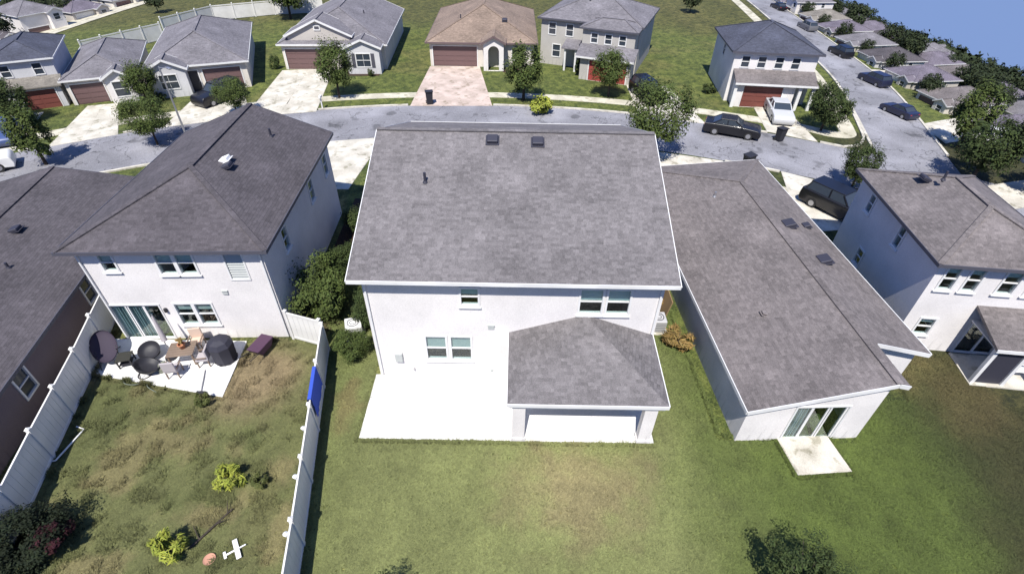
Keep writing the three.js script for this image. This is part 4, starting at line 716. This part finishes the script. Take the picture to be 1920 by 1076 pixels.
const putCar = (c, x, z, turn) => { c.position.set(x, land(x, z) + .02, z); c.rotation.y = turn; return c; };
const sedan = putCar(makeCar('parked_car', 'black sedan parked along the far kerb before the slate roofed corner house', false, CP.black), 17.9, -27.6, -.37);
const suv = putCar(makeCar('parked_suv', 'dark suv parked on the driveway of the long grey roofed house', true, CP.black), -29.3, -33.4, -2.05);
function dupCar(src, label, x, z, turn, m, group) { const o = copy(src, label, [x, land(x, z) + .03, z], turn, x > 34 ? .72 : 1, group); o.traverse((q) => { if (['body', 'roof', 'pillar', 'mirror'].includes(q.name)) q.material = m; }); return o; }
dupCar(suv, 'black suv backed up to the red garage door', 12.1, -36.2, -1.3, CP.black);
dupCar(sedan, 'silver sedan on the driveway of the maroon garage house', 23.5, -31.6, -1.75, CP.silver);
dupCar(suv, 'black suv parked on the side street beside the corner lawn', 37.9, -42.0, 1.82, CP.navy);
dupCar(suv, 'dark suv parked on the side street behind the slate roof', 39.4, -52.8, 1.7, CP.black);
dupCar(sedan, 'navy sedan on the side street near its mouth', 35.4, -32.8, 1.87, CP.navy);
dupCar(sedan, 'blue car on the driveway of the pale house at the bend', -42.8, -24.0, -1.05, CP.blue);
dupCar(suv, 'black suv on the driveway between the bungalow and the narrow white house', 21.0, -14.6, -1.0, CP.black);
dupCar(suv, 'white van like suv at the left end of the street', -40.4, -18.2, .6, CP.white);
for (const [x, z, t, k] of [[40.9, -66, 1.65, 'grey'], [40.0, -27.6, 2.8, 'white'], [57.4, -36, 1.7, 'black'], [59.4, -58, 1.7, 'silver'], [61.0, -72, 1.7, 'white'], [56.6, -26, 1.7, 'navy'], [42.2, -80, 1.65, 'black']]) dupCar(rng(x * 10)() < .5 ? sedan : suv, `${k} car on the streets down the slope`, x, z, t, CP[k], 'cars on the streets down the slope');

// ------------------------------------------------------------------ street furniture and bins
{
  const l = thing('street_lamp', 'tall thin grey street lamp on the near verge', 'street lamp', [-27.3, 0, -23.3], .9);
  part('pole', merge(cyl(.085, .05, 6.2, 0, 0, 0, 10), cyl(.16, .14, .4, 0, 0, 0, 10)), M.metal, l); part('arm', bar(V(0, 6.1, 0), V(.1, 6.35, 1.3), .035, .03, 8), M.metal, l); part('lamp_head', rbox(.22, .1, .55, .04, .1, 6.35, 1.5), M.metal, l);
}
function makeBin(label) {
  const b = thing('wheelie_bin', label, 'bin', [0, 0, 0]); b.userData.base = 'wheelie_bin';
  const g = new THREE.CylinderGeometry(.42, .33, .95, 4).rotateY(Math.PI / 4).translate(0, .55, 0); part('bin_body', flat(g), M.black, b);
  part('lid', flat(new THREE.BoxGeometry(.66, .06, .7).rotateX(-.08).translate(0, 1.07, .01)), M.black, b); part('handle', bar(V(-.25, 1.0, -.36), V(.25, 1.0, -.36), .02, .02, 6), M.black, b);
  for (const s of [-1, 1]) part('wheel', muv(new THREE.CylinderGeometry(.12, .12, .06, 12).rotateZ(Math.PI / 2).translate(s * .28, .12, -.26)), M.rubber, b);
  return b;
}
const bin = makeBin('black wheelie bin at the kerb by the pinkish driveway'); bin.position.set(-9.2, .02, -33.4); bin.rotation.y = .2; bin.scale.setScalar(1.15);
copy(bin, 'black wheelie bin on the near kerb opposite the parked black sedan', [17.0, .02, -20.9], 2, 1.1); copy(bin, 'black wheelie bin on the far kerb by the maroon garage driveway', [21.6, .02, -26.3], .4, 1.05);

// ------------------------------------------------------------------ back yard things
function padChair(label, x, z, turn, s = 1) {  // round padded bowl chair on a ring of legs
  const c = thing('round_chair', label, 'chair', [x, .1, z], turn); c.scale.setScalar(s);
  const pts = [[0, .30], [.30, .32], [.46, .42], [.56, .58], [.6, .6], [.58, .52], [.44, .30], [.28, .22], [0, .2]].map(([a, b]) => new THREE.Vector2(a, b));
  part('bowl_cushion', muv(new THREE.LatheGeometry(pts, 22).rotateX(.45).translate(0, .06, .04)), M.black, c);
  part('base_ring', muv(new THREE.TorusGeometry(.32, .025, 6, 20).rotateX(Math.PI / 2).translate(0, .03, 0)), M.black, c);
  for (let i = 0; i < 4; i++) { const a = i * 1.571 + .78; part('leg', bar(V(Math.cos(a) * .32, .03, Math.sin(a) * .32), V(Math.cos(a) * .22, .32, Math.sin(a) * .22), .022, .022, 6), M.black, c); }
  return c;
}
padChair('round dark padded chair close to the sliding doors', -17.9, -.5, .3, .8);
padChair('round dark padded chair near the front edge of the patio', -17.6, .8, 2.2, .88);
{ // reclining oval lounger at the left end of the slab
  const c = thing('lounge_chair', 'tall dark oval lounge chair at the left end of the patio', 'chair', [-19.75, .1, -.2], .6);
  const shell = new THREE.SphereGeometry(.62, 20, 14, 0, Math.PI * 2, 0, Math.PI * .55).scale(.85, .35, 1.35).rotateX(Math.PI + .5).translate(0, .75, 0); part('seat_shell', muv(shell), mat([.03, .022, .04], { side: THREE.DoubleSide, roughness: .8 }), c);
  part('frame', merge(bar(V(-.4, 0, -.6), V(-.4, .6, .3), .025, .025, 6), bar(V(.4, 0, -.6), V(.4, .6, .3), .025, .025, 6), bar(V(-.4, 0, .7), V(-.4, .6, 0), .025, .025, 6), bar(V(.4, 0, .7), V(.4, .6, 0), .025, .025, 6)), M.black, c);
}
{
  const c = thing('side_table', 'low square dark side table between the patio chairs', 'table', [-18.75, .1, .15], .3);
  part('table_top', rbox(.62, .05, .62, .015, 0, .46, 0), mat([.045, .045, .035], { map: T.wood }), c); for (const [a, b] of [[-1, -1], [1, -1], [-1, 1], [1, 1]]) part('leg', box(.05, .44, .05, a * .26, .22, b * .26), M.black, c); part('shelf', box(.5, .03, .5, 0, .15, 0), M.black, c);
}
{ // covered grill: tall octagonal dark cover
  const c = thing('covered_grill', 'big dark covered grill by the right edge of the patio', 'grill', [-14.35, .1, -.25], .3);
  const pts = [[.50, .02], [.52, .3], [.56, .8], [.58, 1.0], [.45, 1.22], [.2, 1.32], [0, 1.34]].map(([a, b]) => new THREE.Vector2(a, b)); part('cover', flat(new THREE.LatheGeometry(pts, 8)), mat([.022, .022, .035], { roughness: .65 }), c);
  part('hem', muv(new THREE.TorusGeometry(.5, .03, 6, 8).rotateX(Math.PI / 2).rotateY(Math.PI / 8).translate(0, .04, 0)), M.black, c);
}
{ // table with cushioned chairs and closed parasol
  const wood = mat([.34, .25, .19], { map: T.wood }), cushion = mat([.55, .42, .34], { roughness: .95 }), greyCloth = mat([.36, .33, .34], { roughness: .95 });
  const t = thing('patio_table', 'wooden patio table with things on it under the first floor windows', 'table', [-16.15, .1, -.15], .2);
  for (let i = 0; i < 6; i++) part('slat', rbox(1.15, .035, .14, .01, 0, .72, -.4 + i * .16), wood, t); for (const [a, b] of [[-1, -1], [1, -1], [-1, 1], [1, 1]]) part('leg', box(.07, .7, .07, a * .5, .35, b * .38), wood, t);
  function chair(label, x, z, turn, m) { const c = thing('patio_chair', label, 'chair', [x, .1, z], turn); part('seat', rbox(.55, .1, .55, .03, 0, .44, 0), m, c); part('backrest', rbox(.55, .55, .09, .03, 0, .76, -.26), m, c); for (const [a, b] of [[-1, -1], [1, -1], [-1, 1], [1, 1]]) part('leg', box(.045, .4, .045, a * .24, .2, b * .24), wood, c); for (const s of [-1, 1]) part('armrest', box(.05, .04, .5, s * .29, .62, 0), wood, c); return c; }
  chair('patio chair with tan cushions behind the wooden table', -15.95, -.95, .2, cushion); chair('patio chair with grey cushions in front of the wooden table', -16.2, .75, 3.3, greyCloth); chair('patio chair with grey cushions to the right of the wooden table', -15.15, .05, -1.4, greyCloth);
  const pot = thing('flower_pot', 'terracotta pot of dry flowers on the wooden table', 'flower pot', [-16.1, .84, -.2], 0); part('pot', muv(new THREE.LatheGeometry([[0, 0], [.1, 0], [.15, .22], [.17, .22], [.17, .26], [.13, .26]].map(([a, b]) => new THREE.Vector2(a, b)), 14)), mat([.4, .17, .09]), pot); part('foliage', leafGeo({ rx: .22, ry: .18, rz: .22, y: .4 }, 220, .05, 151, { clumps: 8 }), M.leafTan, pot);
  const par = thing('closed_parasol', 'closed grey parasol leaning by the patio table', 'parasol', [-16.95, .1, -.5], 0); part('pole', bar(V(0, 0, .2), V(-.25, 2.3, -.25), .025, .025, 8), M.metal, par); part('canopy', bar(V(-.08, .9, 0), V(-.24, 2.2, -.23), .13, .04, 8), greyCloth, par); part('base', cyl(.28, .24, .09, 0, 0, .22, 16), M.black, par);
  const box1 = solo('planter_box', merge(rbox(.3, .26, .55, .03, 0, .13, 0), box(.22, .02, .47, 0, .27, 0)), mat([.16, .17, .13]), 'small dark planter box on the patio by the table', 'planter'); box1.position.set(-16.95, .1, .45); box1.rotation.y = .5;
  const br = thing('garden_broom', 'grey broom lying across the front edge of the patio', 'broom', [-14.75, .12, 1.3], 0); part('stick', bar(V(-.25, .03, -.8), V(.15, .03, .45), .022, .022, 6), M.metal, br); part('head', rbox(.4, .08, .12, .02, .18, .05, .5), M.black, br);
  const hose = solo('garden_hose', muv(new THREE.TubeGeometry(new THREE.CatmullRomCurve3([V(-18.5, .13, 1.0), V(-18.2, .13, 1.35), V(-17.7, .13, 1.4), V(-17.3, .13, 1.2), V(-17.1, .13, 1.5), V(-16.6, .05, 1.75)]), 40, .022, 6)), mat([.12, .14, .11]), 'dark garden hose snaking along the front of the patio', 'hose');
}
{
  const w = thing('wheelbarrow', 'dark purple wheelbarrow against the foot of the white house', 'wheelbarrow', [-12.85, .02, -.75], 1.3);
  const s = new THREE.Shape([[-.5, .62], [.55, .62], [.32, .28], [-.3, .28]].map(([a, b]) => new THREE.Vector2(a, b))); part('tray', flat(new THREE.ExtrudeGeometry(s, { depth: .6, bevelEnabled: true, bevelSize: .03, bevelThickness: .03, bevelSegments: 1 }).translate(0, 0, -.3)), mat([.06, .025, .055], { roughness: .6 }), w);
  for (const q of [-1, 1]) { part('handle', bar(V(-1.05, .6, q * .3), V(.55, .2, q * .12), .022, .022, 6), M.black, w); part('leg', bar(V(-.3, .0, q * .27), V(-.2, .36, q * .27), .02, .02, 6), M.black, w); }
  part('wheel', muv(new THREE.TorusGeometry(.17, .05, 8, 18).translate(.62, .22, 0)), M.rubber, w);
}
{ // blue cloth hung over the dividing fence: follows both faces
  const A = V(-9.25, 0, 1.7), d = V(.185, 0, .983).normalize(), n = V(d.z, 0, -d.x), pos = [], N = 14, K = 16, prof = [];
  for (let k = 0; k <= K; k++) { const t = k / K; prof.push(t < .42 ? [-.085, .95 + t / .42 * .92] : t < .58 ? [-.085 + (t - .42) / .16 * .17, 1.87 + .02 * Math.sin((t - .42) / .16 * Math.PI)] : [.085, 1.87 - (t - .58) / .42 * 1.15]); }
  const P = (i, k) => { const s = i / N * 1.75, [a, y] = prof[k], wv = .025 * Math.sin(i * 1.7 + k * .3) * (k < 5 || k > 11 ? 1 : .2), q = A.clone().addScaledVector(d, s).addScaledVector(n, a + Math.sign(a || 1) * Math.abs(wv)); return [q.x, y + .05 * Math.sin(i * .9) * (k === 0 || k === K ? 1 : 0), q.z]; };
  for (let i = 0; i < N; i++) for (let k = 0; k < K; k++) { const a = P(i, k), b = P(i + 1, k), c = P(i + 1, k + 1), e = P(i, k + 1); pos.push(...a, ...b, ...c, ...a, ...c, ...e); }
  const g = new THREE.BufferGeometry(); g.setAttribute('position', new THREE.Float32BufferAttribute(pos, 3)); const gg = toCreasedNormals(muv(g), 1.2);
  solo('blue_towel', gg, mat([.03, .075, .42], { roughness: .9, side: THREE.DoubleSide }), 'bright blue towel hung over the dividing fence', 'towel');
}
for (const [z, i] of [[4.6, 0], [6.6, 1], [8.6, 2]]) { const x = -9.75 + .18 * (z + .95) - .08; const s = solo('fence_light', merge(cyl(.05, .06, .14, 0, 0, 0, 10), cyl(.09, .02, .06, 0, .14, 0, 10)), M.trim, 'small white post light fixed along the yard side of the dividing fence', 'garden light', 'post lights on the dividing fence'); s.position.set(x, 1.55, z); }
{
  const g = solo('garden_pole', merge(bar(V(0, 0, 0), V(.05, 0.08, 1.5), .035, .035, 6), bar(V(.0, .02, 0), V(-.35, .05, -.05), .03, .03, 6), bar(V(.05, .08, 1.5), V(-.35, .05, 1.62), .03, .03, 6)), M.trim, 'white bent pipe lying on the dry grass near the long fence', 'pipe'); g.position.set(-18.55, .04, 3.7); g.rotation.y = -.1;
  const b = solo('fallen_branch', merge(bar(V(0, .05, 0), V(.9, .1, -1.4), .05, .03, 6), bar(V(.5, .08, -.8), V(.9, .3, -.9), .025, .012, 5), bar(V(.2, .06, -.3), V(-.15, .2, -.7), .025, .012, 5), bar(V(.8, .1, -1.2), V(.7, .35, -1.6), .02, .01, 5)), M.bark, 'dark fallen branch lying on the dry yard', 'branch'); b.position.set(-11.9, 0, 8.4);
  const y = thing('toy_plane', 'small white toy glider lying on the dry grass', 'toy', [-10.3, .06, 8.45], .6); part('body', bar(V(-.35, .03, 0), V(.35, .05, 0), .04, .025, 8), M.trim, y); part('wing', rbox(.16, .02, .75, .008, .06, .07, 0), M.trim, y); part('tail', rbox(.09, .02, .26, .008, -.32, .06, 0), M.trim, y);
  const p = solo('clay_saucer', muv(new THREE.LatheGeometry([[0, 0], [.16, 0], [.21, .06], [.19, .06], [.15, .02], [0, .02]].map(([a, c]) => new THREE.Vector2(a, c)), 16)), mat([.42, .22, .15]), 'small terracotta saucer on the dry grass beside the fallen branch', 'saucer'); p.position.set(-11.05, .03, 8.75);
}
{ // air conditioner and meter box in the side gap
  function ac(label, x, z, turn, body) { const a = thing('air_conditioner', label, 'air conditioner', [x, 0, z], turn); part('pad', box(1.0, .12, 1.0, 0, .04, 0), M.concrete, a); part('casing', rbox(.78, .72, .78, .04, 0, .47, 0), body, a); part('fan_grille', muv(new THREE.TorusGeometry(.27, .02, 6, 22).rotateX(Math.PI / 2).translate(0, .84, 0)), M.black, a); part('fan_ring', muv(new THREE.TorusGeometry(.15, .015, 6, 18).rotateX(Math.PI / 2).translate(0, .842, 0)), M.black, a); for (const s of [0, 1, 2, 3, 4]) part('louvre', box(.7, .02, .01, 0, .2 + s * .12, .397), M.black, a); return a; }
  ac('grey air conditioner in the gap beside the bungalow', 6.35, -2.9, 0, mat([.42, .42, .43], { roughness: .5 })); ac('white air conditioner among the shrubs beside the middle house', -8.75, -2.1, .3, M.trim);
  const b = solo('plywood_sheet', box(.05, 1.5, 1.5, 0, .75, 0), mat([.42, .28, .14], { map: T.wood }), 'sheet of brown plywood leaning in the gap beside the bungalow', 'plywood'); b.position.set(6.75, 0, -4.0); b.rotation.z = -.18;
}
{ // planting beds and bits of porch furniture
  const beds = [[[-12.0, -15.4], [-8.0, -15.4], [-8.2, -1.9], [-11.7, -1.9]], [[-19.6, -42.6], [-15.6, -42.8], [-15.8, -41.4], [-19.6, -41.2]], [[-2.6, -44.6], [1.0, -44.7], [1.0, -43.4], [-2.4, -43.3]]];
  for (const b of beds) structure('mulch_bed', poly(b, -.05, .02), M.mulch);
  const g = thing('porch_bench', 'pale bench on the back porch of the narrow white house', 'bench', [22.6, .07, -.1], -.1); for (let i = 0; i < 3; i++) part('slat', rbox(1.4, .04, .13, .01, 0, .44, -.16 + i * .16), M.trim, g); for (let i = 0; i < 3; i++) part('back_slat', rbox(1.4, .12, .035, .01, 0, .58 + i * .16, -.28), M.trim, g); for (const s of [-1, 1]) part('end_frame', merge(box(.06, .44, .06, s * .64, .22, -.26), box(.06, .44, .06, s * .64, .22, .2)), M.trim, g);
  const d = solo('mailbox', merge(box(.1, 1.05, .1, 0, .52, 0), rbox(.2, .24, .48, .05, 0, 1.15, 0)), M.trim, 'white mailbox at the kerb by the concrete driveway of the grey gabled house', 'mailbox'); d.position.set(-19.0, 0, -31.7);
}

// ------------------------------------------------------------------ turf: blades over the near lawns
{
  const r = rng(901), pos = [], nor = [];
  for (let i = 0; i < 7; i++) { const a = r() * 6.28, x = (r() - .5) * .14, z = (r() - .5) * .14, h = .02 + r() * .035, w = .012 + r() * .010, l = .06 + r() * .06, c = Math.cos(a), s = Math.sin(a), y = .006 + r() * .01; pos.push(x - s * w, y, z + c * w, x + s * w, y, z - c * w, x + c * l, h, z + s * l); const q = V().crossVectors(V(2 * s * w, 0, -2 * c * w), V(c * l + s * w, h - y, s * l - c * w)).normalize(); if (q.y < 0) { const k = pos.length; for (let e = 0; e < 3; e++) { const t = pos[k - 9 + e]; pos[k - 9 + e] = pos[k - 6 + e]; pos[k - 6 + e] = t; } q.negate(); } for (let k = 0; k < 3; k++) nor.push(q.x, q.y, q.z); }
  const g = new THREE.BufferGeometry(); g.setAttribute('position', new THREE.Float32BufferAttribute(pos, 3)); g.setAttribute('normal', new THREE.Float32BufferAttribute(nor, 3));
  const no = (x, z) => (x > -7.3 && x < 5.05 && z < 4.0) || (x > 7.5 && x < 16.8 && z < 3.7 && z < (x > 13.4 ? 1.5 : 9)) || (x > 10 && x < 12.5 && z < 5.3) || (x > -20.6 && x < -13.6 && z < .75 + (x + 20.3) * .18) || (x > 17.6 && z < -1.4) || (x > 20.8 && z < 1.8) || (x < -21.7 + .2 * z + .2) || (x < -11.6 && x > -21 && z < -1.4);
  const spots = []; while (spots.length < 190000) { const x = -24 + r() * 48, z = -6 + r() * 18.5; if (!no(x, z)) spots.push([x, z]); }
  const edge = spots.length, along = (ax, az, bx, bz, n) => { for (let i = 0; i < n; i++) { const t = r(); spots.push([mix(ax, bx, t) + (r() - .5) * .12, mix(az, bz, t) + (r() - .5) * .12]); } };
  along(-7.2, 4.0, 4.95, 4.0, 1100); along(-7.22, .5, -7.22, 4, 320); along(4.97, .5, 4.97, 4, 300); along(10.2, 5.3, 12.5, 5.1, 240); along(10.0, 3.5, 10.2, 5.3, 160); along(12.25, 3.4, 12.5, 5.1, 160); along(-20.3, .82, -13.6, 2.02, 650); along(-13.55, -1.4, -13.52, 2, 350); along(-9.65, -.9, -7.4, 11.4, 900); along(-9.9, -.9, -7.65, 11.4, 900); along(7.9, 3.5, 10, 3.5, 200); along(12.4, 3.35, 13, 3.3, 80); along(-20.9, -3, -17.45, 9.6, 900); along(7.75, 3.4, 6.9, -14, 900); along(-13.5, -1.5, -12, -1.55, 160);
  const m = new THREE.InstancedMesh(g, new THREE.MeshStandardMaterial({ color: 0xffffff, roughness: .9, side: THREE.DoubleSide }), spots.length); m.name = 'grass'; tag(shade(m), 'short blades of turf over the back lawns', 'grass', null, 'stuff');
  const o = new THREE.Object3D(), c = new THREE.Color();
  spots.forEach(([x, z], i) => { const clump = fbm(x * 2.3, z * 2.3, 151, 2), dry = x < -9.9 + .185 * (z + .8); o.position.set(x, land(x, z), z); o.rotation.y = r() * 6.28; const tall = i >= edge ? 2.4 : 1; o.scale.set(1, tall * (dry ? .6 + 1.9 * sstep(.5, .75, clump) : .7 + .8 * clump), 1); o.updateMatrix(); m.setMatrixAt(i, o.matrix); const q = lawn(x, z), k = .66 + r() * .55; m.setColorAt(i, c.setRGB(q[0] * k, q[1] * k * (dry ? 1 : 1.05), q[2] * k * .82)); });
  scene.add(m);
}

scene.traverse((o) => { if (o.isMesh) { o.castShadow = true; o.receiveShadow = true; } });
renderer.render(scene, camera);
